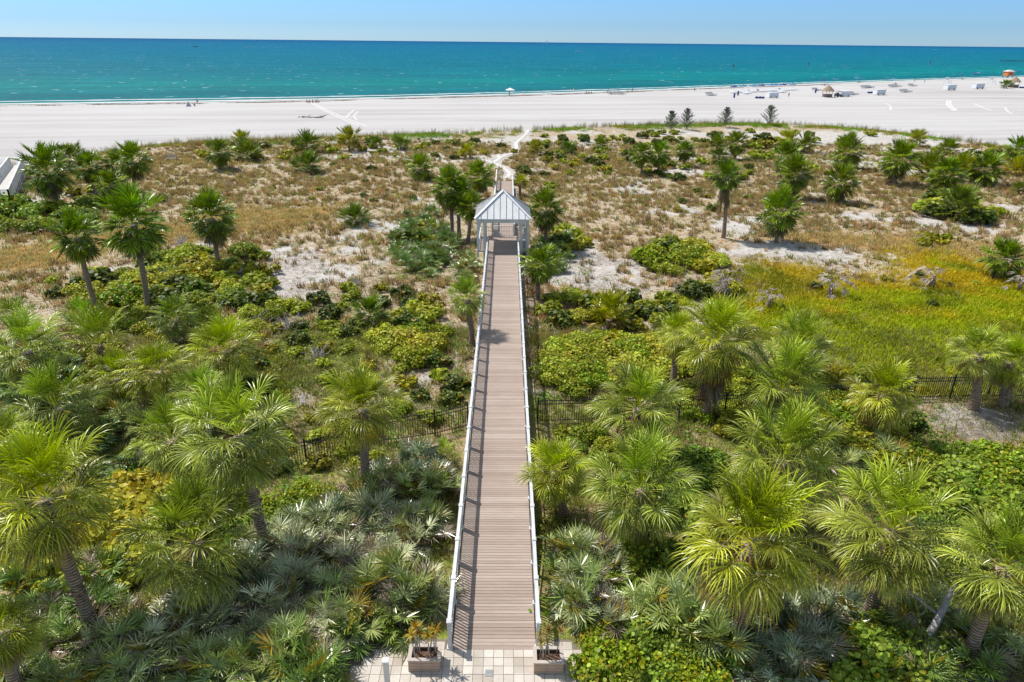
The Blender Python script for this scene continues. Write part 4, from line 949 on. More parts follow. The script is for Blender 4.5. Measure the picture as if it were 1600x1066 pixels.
def pickc(*cs):
    cs = [np.array(c) for c in cs]
    return lambda rng: cs[rng.randint(len(cs))]*rng.uniform(.8, 1.2)
def in_view(x, y, m=1.12):
    z = gz(x, y); dx = x-CAM[0]; dy = y-CAM[1]; dz = z-CAM[2]
    d = dx*Fv[0]+dy*Fv[1]+dz*Fv[2]; u = (dx*Rv[0]+dy*Rv[1]+dz*Rv[2])/d*FPX; v = (dx*Uv[0]+dy*Uv[1]+dz*Uv[2])/d*FPX
    return (np.abs(u) < 800*m) & (v > -560*m)
def cand(n, x0=-100, x1=110, y0=13, y1=135):
    y = 13+(y1-y0)*RNG.rand(n)**.85; x = RNG.uniform(x0, x1, n)
    k = in_view(x, y); x, y = x[k], y[k]
    k = ~((np.abs(x) < 1.8) & (y < 91)) & ~((np.abs(x) < 2.6) & (y > 55.5) & (y < 62.5)) & ~((y < 15.4) & (x > -4.4) & (x < 3.6))
    return x[k], y[k]
def place(name, label, cat, x, y, protos, size, hscale, mat, huef):
    n = len(x); P = np.stack([x, y, gz(x, y)], 1); s = size*RNG.uniform(.6, 1.35, n)
    S = np.stack([s, s*hscale*RNG.uniform(.8, 1.2, n)], 1)
    o = instance_mesh(name, protos, P, RNG.uniform(0, 2*PI, n), S, huef(n, x, y), mat)
    tag(o, label, cat, kind="stuff"); return o
def hue_rand(a=.25):
    def f(n, x, y):
        b = 1+a*RNG.randn(n, 1); return np.clip(np.concatenate([b*(1+.08*RNG.randn(n, 1)), b, b*(1+.1*RNG.randn(n, 1))], 1), .3, 2)
    return f
def proto_of(me):
    n = len(me.vertices); v = np.zeros(n*3); me.vertices.foreach_get("co", v); c = np.zeros(n*4); me.attributes["Col"].data.foreach_get("color", c)
    return v.reshape(-1, 3), np.arange(n).reshape(-1, 6), c.reshape(-1, 4)[:, :3]
SPR = [proto_of(SH[k_][0][0]) for k_ in ("far", "fary", "fard")]
PXs = np.array([q[3] for q in SREST]); Ss = np.array([[q[6]*1.0, q[6]*.95] for q in SREST])
o = instance_mesh("small_dune_shrubs", SPR, PXs, RNG.uniform(0, 6.28, len(PXs)), Ss, np.ones((len(PXs), 3))*RNG.uniform(.7, 1.15, (len(PXs), 1)), M["leaf"])
tag(o, "small low shrubs scattered thickly over the dunes", "shrub cover", kind="stuff")
# dry tussocks
x, y = cand(95000); d, g, gr, md, ins, pmk = cover(x, y); n1 = fbm(x, y, 2.5, 40)
clump = np.clip((d*.8+.12*ins*pmk)*(1-.85*md)*(1-.8*g)*(1-.75*np.clip(gr, 0, 1)), 0, 1)*sstep(30, 40, y)
k = RNG.rand(len(x)) < clump*(.20+.8*sstep(.38, .60, n1)); print("dry", k.sum())
TF = [tuft(s, 22, .48, .05, 60, .35, pickc((.38, .27, .15), (.50, .38, .22), (.28, .18, .10), (.44, .35, .24))) for s in (1, 2, 3)]
TF += [tuft(7, 20, .42, .05, 55, .3, pickc((.28, .29, .10), (.38, .35, .16), (.22, .23, .07)))]
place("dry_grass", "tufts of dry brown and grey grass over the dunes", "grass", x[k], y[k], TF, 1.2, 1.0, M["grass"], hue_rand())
# short scattered stubble of mixed colours
x, y = cand(100000); d, g, gr, md, ins, pmk = cover(x, y); n1 = fbm(x, y, 6, 44)
k = (RNG.rand(len(x)) < (ins*pmk*(.10+.35*d)*(1-md)*(1-g*.5))*sstep(22, 38, y)*.8)
TS = [tuft(s, 9, .22, .045, 75, .3, pickc((.34, .27, .16), (.28, .29, .10), (.46, .39, .28), (.22, .25, .07))) for s in (11, 12, 13)]
def hue_patch(n, x, y):
    t_ = sstep(.36, .55, fbm(x, y, 7, 51))[:, None]; a = np.array([[1.15, 1.0, .8]]); b = np.array([[.85, 1.15, .5]])
    return (a*(1-t_)+b*t_)*(1+.2*RNG.randn(n, 1))
place("dune_stubble", "low mixed stubble and dune herbs between the tufts", "ground cover", x[k], y[k], TS, 1.2, 1.0, M["grass"], hue_patch); print("stub", k.sum())
# golden grass mats
x, y = cand(110000, y1=110); d, g, gr, md, ins, pmk = cover(x, y)
k = RNG.rand(len(x)) < np.clip(g*1.1-.25, 0, 1)*(1-np.clip(md, 0, 1)*.8)*sstep(32, 40, y); print("gold", k.sum())
TG = [tuft(s, 14, .5, .05, 70, .45, pickc((.50, .38, .18), (.60, .48, .26), (.40, .29, .13), (.58, .51, .32)), r0=.2) for s in (21, 22, 23)]
place("golden_grass", "mats of golden brown grass on the dunes", "grass", x[k], y[k], TG, 1.0, .9, M["grass"], hue_rand(.18))
# meadow
x = RNG.uniform(2, 90, 60000); y = RNG.uniform(26, 75, 60000); kk = in_view(x, y); x, y = x[kk], y[kk]; d, g, gr, md, ins, pmk = cover(x, y)
k = RNG.rand(len(x)) < np.clip(md*1.3-.25, 0, 1); print("mead", k.sum())
def hue_mead(n, x, y):
    t_ = sstep(.38, .62, fbm(x, y, 5, 61)+.35*(sstep(44, 56, y)-.35))[:, None]; t2 = sstep(.5, .7, fbm(x, y, 3, 66))[:, None]
    c = np.array([[.80, .98, .6]])*(1-t_)+np.array([[1.22, .98, 1.1]])*t_
    c = c*(1-t2*.75)+np.array([[.35, .45, .4]])*t2*.75
    return c*(1+.15*RNG.randn(n, 1))
TM = [tuft(s, 14, .5, .045, 72, .55, pickc((.44, .42, .04), (.56, .50, .08), (.30, .36, .03), (.52, .44, .10)), seg=3, r0=.22) for s in (31, 32, 33)]
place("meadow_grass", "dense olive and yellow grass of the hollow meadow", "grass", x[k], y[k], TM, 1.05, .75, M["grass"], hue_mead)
# ground vines with small leaves
def leafpatch(seed, n, r, leaf, c0, c1, h=.12):
    rng = np.random.RandomState(seed); P = np.stack([rng.normal(0, r, n), rng.normal(0, r, n), rng.uniform(.0, h, n)], 1)
    Nn = nrm(np.array([[0, 0, 1.]])+rng.normal(0, .5, (n, 3))); t_ = rng.rand(n, 1); C = np.array(c0)*(1-t_)+np.array(c1)*t_
    v, f_, c = leaf_disc(P, Nn, leaf*rng.uniform(.6, 1.2, n), C, 5); return v, f_, c
x, y = cand(90000, y1=120); d, g, gr, md, ins, pmk = cover(x, y); n1 = fbm(x, y, 3, 71)
k = RNG.rand(len(x)) < np.clip((gr*1.0-.15)*(1-.9*np.clip(md, 0, 1)), 0, 1)*(.15+sstep(.4, .62, n1))*.8; print("vine", k.sum())
LP = [leafpatch(s, 30, .26, .055, (.09, .15, .02), (.30, .38, .05)) for s in (1, 2)]+[leafpatch(3, 26, .25, .055, (.18, .18, .03), (.40, .38, .08), .2)]
def hue_vine(n, x, y):
    t_ = sstep(.45, .6, fbm(x, y, 6, 81))[:, None]; return (np.array([[.7, 1.1, .6]])*(1-t_)+np.array([[1.2, 1.0, 1.0]])*t_)*(1+.2*RNG.randn(n, 1))
place("ground_vines", "low green creeping vines and herbs between the shrubs", "ground cover", x[k], y[k], LP, 1.1, 1.2, M["leaf"], hue_vine)
# near undergrowth: narrow green blades
x, y = cand(52000, -30, 34, 13, 42); d, g, gr, md, ins, pmk = cover(x, y)
k = RNG.rand(len(x)) < (.30+.45*sstep(.45, .6, fbm(x, y, 3, 91)))*(1-.8*np.clip(blob("sand", x, y), 0, 1)); print("under", k.sum())
TU = [tuft(s, 12, .38, .03, 60, .35, pickc((.14, .20, .03), (.24, .28, .06), (.32, .31, .10), (.34, .27, .18)), r0=.15) for s in (41, 42, 43)]
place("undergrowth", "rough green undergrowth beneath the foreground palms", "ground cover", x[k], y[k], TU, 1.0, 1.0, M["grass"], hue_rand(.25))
# leaf litter and twigs
x, y = cand(52000, -34, 40, 13, 60)
k = RNG.rand(len(x)) < .35*(fbm(x, y, 4, 95) > .42)
TL = [tuft(s, 8, .45, .028, 88, .1, pickc((.34, .27, .22), (.24, .17, .13), (.42, .37, .32), (.16, .11, .08)), r0=.3) for s in (51, 52)]
place("leaf_litter", "dry fallen fronds and grey twigs on the sand", "litter", x[k], y[k], TL, 1.0, .35, M["dead"], hue_rand(.2)); print("litter", k.sum())
# sea oats fringe along the dune edge
n = 2600; x = RNG.uniform(-95, 110, n); y = dune(x)+RNG.normal(-2.0, 1.8, n)
k = (path_dist(x, y) > 1.0) & in_view(x, y) & (RNG.rand(n) < .3+.9*fbm(x, y, 6, 99))
TO = [tuft(s, 9, 1.0, .035, 28, .12, pickc((.30, .26, .13), (.22, .23, .08), (.36, .31, .2)), r0=.18) for s in (61, 62)]
place("sea_oats", "thin sea oats fringing the dune edge along the beach", "grass", x[k], y[k], TO, .95, 1.15, M["grass"], hue_rand(.2))
n = 9000; x = RNG.uniform(-95, 110, n); y = dune(x)+RNG.normal(-3.0, 2.6, n)
k = (path_dist(x, y) > 1.0) & in_view(x, y) & (fbm(x, y, 4, 98) > .47) & (y < dune(x)+1.2)
place("crest_vines", "green creeping vines along the dune crest", "ground cover", x[k], y[k], LP, 1.2, 1.6, M["leaf"], hue_vine)

# ------------------------------------------------------------------ dead brush
def brush(seed, n=26, R=1.0, H=.8):
    rr = random.Random(seed); mb = MB()
    for i in range(n):
        a = rr.uniform(0, 6.28); e = rr.uniform(.1, 1.3); L = rr.uniform(.5, 1.0)*R
        p = Vector((rr.uniform(-.2, .2), rr.uniform(-.2, .2), 0)); d = Vector((math.cos(a)*math.cos(e), math.sin(a)*math.cos(e), math.sin(e)*H))
        pts = [p]; 
        for j in range(3):
            d = (d+Vector((rr.uniform(-.4, .4), rr.uniform(-.4, .4), rr.uniform(-.35, .2)))).normalized(); pts.append(pts[-1]+d*L/3)
        mb.tube(pts, [.03, .022, .015, .006], 5, False)
        for q in (1, 2):
            dd = (d+Vector((rr.uniform(-1, 1), rr.uniform(-1, 1), rr.uniform(-.3, .6)))).normalized()
            mb.tube([pts[q], pts[q]+dd*L*.35], [.014, .004], 4, False)
    return mb.mesh("dead_brush", M["brushm"])
M["brushm"] = simple("silver_dead_wood", (.42, .39, .37), .9, .3, 5)
BR = [brush(s) for s in (1, 2, 3)]
def dead_palm_mesh(seed):
    rng = np.random.RandomState(seed); VV = []; CC = []; FF = []; off = 0
    for i in range(14):
        az = rng.uniform(0, 2*PI); el = math.radians(rng.uniform(-25, 70)); d = np.array([math.cos(az)*math.cos(el), math.sin(az)*math.cos(el), math.sin(el)]); sd_ = nrm(np.cross(d, [0, 0, 1.]))
        pst = strips(np.array([[0, 0, .5]]), d[None], sd_[None], np.array([rng.uniform(.5, .9)]), np.array([.06]), 3, np.array([.25])); pe = pst[0, -1].mean(0)
        st, al = fan(pe, nrm(d+[0, 0, -.9]), np.cross(sd_, d), rng.uniform(.4, .6), 11, math.radians(70), 3, .8, .05, .5, rng)
        for s_, k_, m_ in ((pst, 3, 1), (st, 3, len(st))):
            v = s_.reshape(-1, 3); VV.append(v); FF.append(strip_faces(m_, k_, off)); off += len(v); CC.append(np.tile(np.array((.40, .35, .31))*rng.uniform(.6, 1.15), (len(v), 1)))
    return npmesh("fronds", np.concatenate(VV), np.concatenate(FF), M["dead"], np.concatenate(CC))
DP = [dead_palm_mesh(s) for s in (1, 2)]
mb = MB(); mb.tube([(0, 0, -.2), (0.02, 0, .3), (0, .02, .65)], [.16, .13, .08], 9); STUMP = mb.mesh("stump", M["bark"], True)
for px, py, s, label in [(1296, 462, 1.5, "withered grey palm with curled fronds in the olive meadow"), (1455, 450, 1.6, "bleached leafless palm skeleton, upper right of the meadow"), (1200, 482, 1.2, "small withered palm left of the curled one in the meadow"),
                         (1130, 458, 1.6, "dead fronds heap beneath the seagrape over the meadow corner"), (1592, 455, 1.2, "withered fronds at the right border of the meadow"), (1400, 228, 1.3, "withered palm on the far right dune crest")]:
    P = G(px, py); root = empty("withered_palm", P, random.uniform(0, 6), s); tag(root, label, "dead palm"); link("stump", STUMP, root); link("fronds", DP[px % 2], root)
for px, py, s, label in [(455, 515, 1.4, "tangle of grey twigs in the middle of the green vines"), (410, 505, 1.1, "tangle of grey twigs left of the vine patch"), (500, 560, 1.2, "bleached twig pile at the lower edge of the vines"), (285, 382, 1.5, "silver twig heap behind the long-trunk palms"),
                         (300, 425, 1.3, "bare twig tangle among the yellow-green bushes"), (455, 845, 1.3, "heap of fallen twigs right of the curved dark trunk"), (1060, 455, 1.3, "bare grey branches left of the meadow corner"), (1290, 700, 1.1, "dry branches beneath the smothered palm"), (1450, 985, 1.4, "bare pale branches under the broad foreground palm"), (560, 445, 1.0, "grey twigs on the open sand left of the boardwalk"), (1435, 378, 1.2, "grey-blue twigs at the top of the golden grass")]:
    P = G(px, py); o = link("dead_brush", BR[px % 3], None, P, (0, 0, random.uniform(0, 6)), (s, s, s)); tag(o, label, "dead brush")
# pale leaning branch in the lower right foreground
mb = MB(); A = G(1420, 1040); B = A+np.array([2.4, 2.0, 1.9])
mb.tube([A, A+(B-A)*.35+np.array([.1, 0, .15]), A+(B-A)*.7, B], [.13, .11, .09, .05], 9); mb.tube([A+(B-A)*.5, A+(B-A)*.5+np.array([-.9, .7, .5])], [.06, .02], 7); mb.tube([A+(B-A)*.7, A+(B-A)*.7+np.array([.9, -.2, .5])], [.05, .02], 7)
tag(mb.build("fallen_limb", M["brushm"], smooth=True), "thick pale leaning limb under the broad foreground palm", "branch")

# ------------------------------------------------------------------ boardwalk
BW_ = empty("boardwalk", (0, 14.86, 0)); tag(BW_, "long composite boardwalk with white railings leading to the pavilion", "boardwalk")
def bw(mb, name, mat, parent=BW_, smooth=False):
    o = mb.build(name, mat, parent, smooth=smooth)
    off = Vector((0, 0, 0)); p = parent
    while p is not None: off += p.location; p = p.parent
    o.location = -off; return o
Y0, Y1, HW = 14.86, 61.5, 1.24
mb = MB(); yy = Y0
while yy < Y1-.13: mb.box(-HW, HW, yy, yy+.1255, -.035, 0.0); yy += .14
bw(mb, "deck", M["deck"])
mb = MB()
for xx in (-1.15, -.4, .4, 1.15): mb.box(xx-.03, xx+.03, Y0+.02, Y1, -.24, -.04)
mb.box(-HW-.035, -HW-.002, Y0, Y1, -.26, -.02); mb.box(HW+.002, HW+.035, Y0, Y1, -.26, -.02)
mb.box(-HW, HW, Y0, Y1, -.30, -.245)
yy = 17.0
while yy < Y1:
    for xx in (-1.0, 1.0): mb.box(xx-.08, xx+.08, yy-.08, yy+.08, float(gz(xx, yy))-.3, -.24)
    yy += 2.44
bw(mb, "substructure", M["deckdark"])
def railing(side, xa, ya, yb, n, w=.11, h=1.05, capw=.15, x_end=None):
    """side +1/-1 rail with posts, caps and baluster panels along y"""
    mb = MB(); mb.box(xa-w/2, xa+w/2, ya, yb, h-.04, h); rail = bw(mb, "handrail", M["white"])
    step = (yb-ya)/n
    for i in range(n+1):
        yc = ya+step*i; yc = min(max(yc, ya+.06), yb-.06)
        mb = MB(); mb.box(xa-.055, xa+.055, yc-.055, yc+.055, -.25, h-.041); mb.box(xa-.085, xa+.085, yc-.085, yc+.085, -.02, .05)
        p = bw(mb, "post", M["white"])
        mb = MB(); mb.box(xa-capw/2, xa+capw/2, yc-.09, yc+.09, h+.001, h+.024); mb.box(xa-capw/2+.03, xa+capw/2-.03, yc-.06, yc+.06, h+.0245, h+.034)
        bw(mb, "cap", M["white"], p)
        if i < n:
            mb = MB(); a, b = yc+.06, ya+step*(i+1)-.06
            mb.box(xa-.02, xa+.02, a, b, .08, .125); mb.box(xa-.02, xa+.02, a, b, h-.13, h-.085)
            k_ = int((b-a)/.112)
            for j in range(k_):
                yb_ = a+(j+.5)*(b-a)/k_; mb.box(xa-.012, xa+.012, yb_-.018, yb_+.018, .126, h-.131)
            bw(mb, "baluster_panel", M["white"])
railing(-1, -1.30, 14.86, 56.9, 23)
railing(1, 1.30, 14.86, 56.9, 23)

# narrow far section
FB = empty("far_walkway", (0.1, 62, 0)); tag(FB, "narrow walkway with white railings running from the pavilion to the sand path", "boardwalk")
BW_save = BW_
mb = MB(); yy = 61.9
while yy < 89: mb.box(-.95, .95, yy, yy+.125, -.035, 0); yy += .14
bw(mb, "deck", M["deck"], FB)
mb = MB(); mb.box(-.9, .9, 61.9, 89, -.25, -.05)
yy = 63
while yy < 89:
    for xx in (-.8, .8): mb.box(xx-.07, xx+.07, yy-.07, yy+.07, -1.6, -.25)
    yy += 2.4
bw(mb, "substructure", M["deckdark"], FB)
BW_ = FB
def railing2(xa, ya, yb, n):
    mb = MB(); mb.box(xa-.07, xa+.07, ya, yb, 1.01, 1.05); bw(mb, "handrail", M["white"], FB)
    step = (yb-ya)/n
    for i in range(n+1):
        yc = ya+step*i; mb = MB(); mb.box(xa-.06, xa+.06, yc-.06, yc+.06, -.25, 1.009); bw(mb, "post", M["white"], FB)
        if i < n:
            mb = MB(); a, b = yc+.07, yc+step-.07; mb.box(xa-.02, xa+.02, a, b, .1, .15); mb.box(xa-.02, xa+.02, a, b, .9, .94)
            for j in range(12):
                q = a+(j+.5)*(b-a)/12; mb.box(xa-.012, xa+.012, q-.016, q+.016, .151, .899)
            bw(mb, "baluster_panel", M["white"], FB)
railing2(-1.02, 62.2, 91.5, 14); railing2(1.02, 62.2, 88.0, 13)
mb = MB(); mb.box(-.95, -.25, 89.5, 89.56, .96, 1.02); mb.box(-.95, -.25, 89.5, 89.56, .45, .5); mb.box(-.3, -.24, 89.5, 89.56, -.9, 1.02); bw(mb, "end_rail", M["white"], FB)
mb = MB()
for i in range(5): mb.box(-.95, .95, 89.0+i*.3, 89.28+i*.3, -.2-.17*i, -.15-.17*i)
bw(mb, "steps", M["deck"], FB)
BW_ = BW_save

# ------------------------------------------------------------------ pavilion
GZ0 = float(gz(0, 59)); pv = empty("pavilion", (0, 59, GZ0)); tag(pv, "open white pavilion with hipped standing seam metal roof over the boardwalk", "pavilion")
def pvb(mb, name, mat, parent=None, smooth=False):
    o = mb.build(name, mat, parent or pv, smooth=smooth); off = Vector((0, 0, 0)); p = parent or pv
    while p is not None: off += p.location; p = p.parent
    o.location = -off; return o
HE, HP, HR = 2.83, 4.75, 2.38; cyv = 59.0
ap = Vector((0, cyv, HP)); cs = [Vector((-HR, cyv-HR, HE)), Vector((HR, cyv-HR, HE)), Vector((HR, cyv+HR, HE)), Vector((-HR, cyv+HR, HE))]
mb = MB(); mb.add([*cs, ap], [(0, 1, 4), (1, 2, 4), (2, 3, 4), (3, 0, 4)])
mb.add([c-Vector((0, 0, .06)) for c in cs], [(3, 2, 1, 0)]); 
for i in range(4):
    a, b = cs[i], cs[(i+1) % 4]; mb.add([a, b, b-Vector((0, 0, .06)), a-Vector((0, 0, .06))], [(0, 3, 2, 1)])
roof = pvb(mb, "roof", M["roof"])
M["seam"] = simple("roof_seam_metal", (.33, .35, .37), .5, .1)
mb = MB()
for i in range(4):
    a, b = cs[i], cs[(i+1) % 4]; nn = 9
    nrm_ = (b-a).cross(ap-a).normalized()
    for k in range(1, nn):
        t_ = k/nn; P = a.lerp(b, t_); hgt = 1-abs(2*t_-1); mid = (a+b)/2; Q = P+(ap-mid)*hgt*1.0
        mb.bar(P+nrm_*.025, Q+nrm_*.025, .028, .05, up=nrm_)
pvb(mb, "seams", M["seam"], roof)
for c in cs:
    mb = MB(); n_ = Vector((c.x, c.y-cyv, 0)).normalized(); mb.bar(c+Vector((0, 0, .04)), ap+Vector((0, 0, .04)), .2, .05); pvb(mb, "ridge_cap", M["paper"], roof)
mb = MB(); mb.tube([(0, cyv, HP-.02), (0, cyv, HP+.12)], [.14, .03], 10); pvb(mb, "finial", M["paper"], roof)
mb = MB(); q = HR-.25
for (x0, x1, y0, y1) in ((-q-.09, q+.09, cyv-q-.09, cyv-q+.09), (-q-.09, q+.09, cyv+q-.09, cyv+q+.09), (-q-.09, -q+.09, cyv-q+.095, cyv+q-.095), (q-.09, q+.09, cyv-q+.095, cyv+q-.095)): mb.box(x0, x1, y0, y1, HE-.37, HE-.065)
pvb(mb, "beam", M["white"])
for sx_ in (-1, 1):
    for yy in (cyv-q, cyv+q):
        for xx in (q, q-.55): 
            mb = MB(); z0 = float(gz(sx_*xx, yy))-.1; mb.box(sx_*xx-.09, sx_*xx+.09, yy-.09, yy+.09, z0, HE-.371); mb.box(sx_*xx-.12, sx_*xx+.12, yy-.12, yy+.12, -.01, .1); pvb(mb, "post", M["white"])
mb = MB()
for sx_ in (-1, 1):
    a, b = (1.35, q-.12); x0, x1 = (a, b) if sx_ > 0 else (-b, -a); mb.box(x0, x1, cyv-q, cyv+q, -.1, -.001)
mb.box(-1.34, 1.34, 61.52, 61.88, -.1, -.004)
pvb(mb, "floor", M["deck"])
def panel_x(x0, x1, y, name, h=1.05):
    mb = MB(); mb.box(x0, x1, y-.05, y+.05, h-.05, h); mb.box(x0, x1, y-.02, y+.02, .08, .13); k_ = int((x1-x0)/.14)
    for j in range(k_): xx = x0+(j+.5)*(x1-x0)/k_; mb.box(xx-.016, xx+.016, y-.012, y+.012, .131, h-.051)
    pvb(mb, name, M["white"])
panel_x(-2.0, -1.12, cyv+q, "railing_panel"); panel_x(1.2, 2.0, cyv+q, "railing_panel"); panel_x(-.95, .95, cyv+q+.35, "gate"); panel_x(-1.55, -1.37, 56.9, "railing_panel"); panel_x(1.37, 1.55, 56.9, "railing_panel")
for sx_ in (-1, 1):
    mb = MB(); xx = sx_*(q-.1); mb.box(xx-.05, xx+.05, cyv-q+.1, cyv+q-.1, 1.0, 1.05); mb.box(xx-.02, xx+.02, cyv-q+.1, cyv+q-.1, .08, .13)
    for j in range(30): yy = cyv-q+.2+j*(2*q-.4)/29; mb.box(xx-.012, xx+.012, yy-.016, yy+.016, .131, .999)
    pvb(mb, "railing_panel", M["white"])

# ------------------------------------------------------------------ patio, drain, planters, bollard
mb = MB(); mb.box(-4.35, 3.45, 8, 15.3, -.06, 0.012-.012); 
mb = MB(); mb.add([(-4.15, 8, -.006), (2.7, 8, -.006), (2.7, 14.6, -.006), (2.3, 15.25, -.006), (-3.3, 15.25, -.006), (-4.15, 14.4, -.006)], [(0, 1, 2, 3, 4, 5)])
tag(mb.build("patio_bed", M["joint"]), "sand bed under the patio pavers", "patio", kind="structure")
mb = MB(); S_ = .292
for i in range(-15, 12):
    for j in range(34, 54):
        x0, y0 = i*S_, Y0-.003-(52-j)*S_
        if abs(x0+S_/2) < 1.45 and y0+S_ > Y0: continue
        if y0+S_ > 15.2-(max(0, -(x0+3.3))*1.0)-(max(0, x0+S_-2.4)*.9): continue
        if x0 < -4.1 or x0+S_ > 2.7: continue
        mb.box(x0+.007, x0+S_-.007, y0+.007, y0+S_-.007, -.04, .004+random.uniform(-.001, .001))
tag(mb.build("patio_pavers", M["paver"]), "square buff concrete pavers of the patio", "patio", kind="structure")
D_ = at_z(764, 1052, 0); mb = MB(); mb.box(-.11, .11, -.11, .11, 0, .012)
for k in range(4): mb.box(-.085, .085, -.08+.045*k, -.06+.045*k, .0125, .017)
tag(mb.build("drain_cover", M["grey"], loc=(D_[0], D_[1], .004)), "small square grey drain cover in the pavers", "drain cover")
B_ = at_z(606, 1074, 0); bo = empty("bollard_light", (B_[0], B_[1], .004)); tag(bo, "slim off-white square bollard on the shaded patio corner", "bollard")
mb = MB(); mb.box(-.065, .065, -.065, .065, 0, 1.0); mb.box(-.09, .09, -.09, .09, 0, .03); mb.build("column", M["offwhite"], bo)
mb = MB(); mb.box(-.085, .085, -.085, .085, 1.001, 1.05); mb.build("cap", M["paper"], bo)
def rosette(seed, cols, n=26, L=.3):
    rng = np.random.RandomState(seed); az = rng.uniform(0, 2*PI, n); el = np.radians(rng.uniform(-20, 80, n)); D = np.stack([np.cos(az)*np.cos(el), np.sin(az)*np.cos(el), np.sin(el)], 1)
    S = nrm(np.cross(D, np.array([[0, 0, 1.]])+rng.normal(0, .1, (n, 3)))); st = strips(np.zeros((n, 3)), D, S, L*rng.uniform(.7, 1.1, n), np.full(n, .03), 3, np.full(n, .3))
    C = np.repeat(np.array([cols[rng.randint(len(cols))] for _ in range(n)])*rng.uniform(.8, 1.2, (n, 1)), 8, 0)
    return npmesh("leaves", st.reshape(-1, 3), strip_faces(n, 3), M["leaf"], C)
def planter(px, py, w, d, h, label, plab, seed, cols, L, ns):
    P = at_z(px, py, 0); root = empty("planter_box", (P[0], P[1]+d/2, .005)); tag(root, label, "planter", "planters flanking the boardwalk foot")
    mb = MB(); nb = 4
    for k in range(nb):
        z0, z1 = k*h/nb+.004, (k+1)*h/nb-.004; s = .0015*k
        mb.box(-w/2+s, w/2-s, -d/2+s, -d/2+.03, z0, z1); mb.box(-w/2+s, w/2-s, d/2-.03, d/2-s, z0, z1); mb.box(-w/2+s, -w/2+.03, -d/2+.031, d/2-.031, z0, z1); mb.box(w/2-.03, w/2-s, -d/2+.031, d/2-.031, z0, z1)
    mb.build("boards", M["planter"], root)
    mb = MB(); e = .02; r = .09
    mb.box(-w/2-e, w/2+e, -d/2-e, -d/2+r, h, h+.03); mb.box(-w/2-e, w/2+e, d/2-r, d/2+e, h, h+.03); mb.box(-w/2-e, -w/2+r, -d/2+r+.001, d/2-r-.001, h, h+.03); mb.box(w/2-r, w/2+e, -d/2+r+.001, d/2-r-.001, h, h+.03)
    mb.build("rim", M["planter_rim"], root)
    mb = MB(); mb.box(-w/2+.032, w/2-.032, -d/2+.032, d/2-.032, .05, h-.1); mb.build("soil", M["soil"], root)
    rng = random.Random(seed)
    dr = tuft(seed, 60, .12, .02, 88, .1, pickc((.45, .3, .18), (.5, .42, .33), (.3, .15, .08)), r0=.18)
    o = link("dry_leaves", npmesh("dry_leaves", dr[0], dr[1], M["dead"], dr[2]), root, (0, 0, h-.09)); o.scale = (w/.9, .7, 1)
    pl = empty("potted_dracaena", (P[0], P[1]+d/2, h-.095)); tag(pl, plab, "plant")
    for i in range(ns):
        bx = rng.uniform(-w/2+.15, w/2-.15); by = rng.uniform(-d/2+.12, d/2-.12); H = rng.uniform(.7, 1.05)
        tx, ty = bx*1.15+rng.uniform(-.1, .1), by+rng.uniform(-.1, .1)
        mb = MB(); mb.tube([(bx, by, 0), ((bx+tx)/2+.02, by, H*.5), (tx, ty, H)], [.022, .018, .015], 7); st = mb.build("stem", M["stem"], pl, smooth=True)
        lf = link("leaves", rosette(seed*10+i, cols, 26, L), st, (tx, ty, H))
planter(663, 1050, .9, .56, .42, "brown slatted planter box left of the boardwalk foot with leggy orange-tipped plants", "leggy potted dracaena with orange-yellow tips in the left planter", 3, [(.42, .27, .05), (.35, .30, .06), (.25, .26, .06), (.5, .22, .05)], .25, 8)
planter(857, 1053, .84, .56, .40, "brown slatted planter box right of the boardwalk foot with dry leaves on its soil", "sparse dry-leaved dracaena in the right planter", 4, [(.36, .26, .12), (.3, .2, .08), (.28, .27, .1)], .22, 6)

# ------------------------------------------------------------------ black metal fence
def fence(name_label, pts):
    W_ = [G(*p) for p in pts]; root = empty("metal_fence", W_[0]); tag(root, name_label, "fence")
    def fb(mb, nm): o = mb.build(nm, M["fence"], root); o.location = -root.location; return o
    Hh = 1.35
    for a, b in zip(W_[:-1], W_[1:]):
        L = np.hypot(*(b-a)[:2]); n = max(1, round(L/2.3))
        for i in range(n):
            p = a+(b-a)*i/n; q_ = a+(b-a)*(i+1)/n; p = np.array([p[0], p[1], float(gz(p[0], p[1]))]); q_ = np.array([q_[0], q_[1], float(gz(q_[0], q_[1]))])
            mb = MB(); mb.box(p[0]-.035, p[0]+.035, p[1]-.035, p[1]+.035, p[2]-.2, p[2]+Hh+.06); mb.box(p[0]-.045, p[0]+.045, p[1]-.045, p[1]+.045, p[2]+Hh+.061, p[2]+Hh+.09); fb(mb, "post")
            mb = MB(); u = np.array([0, 0, 1.0])
            for zz in (.15, Hh-.28, Hh-.1): mb.bar(p+u*zz, q_+u*zz, .03, .035)
            m_ = int(L/n/.115)
            for j in range(1, m_):
                c = p+(q_-p)*j/m_; mb.box(c[0]-.011, c[0]+.011, c[1]-.011, c[1]+.011, c[2]+.05, c[2]+Hh)
            fb(mb, "picket_panel")
fence("black metal picket fence running from the boardwalk into the left thicket", [(731, 668), (680, 681), (600, 692), (480, 728), (330, 752), (190, 757)])
fence("black metal picket fence right of the boardwalk and along the meadow", [(840, 661), (925, 659), (1060, 655), (1200, 648), (1320, 632), (1425, 624), (1600, 622), (1650, 622)])

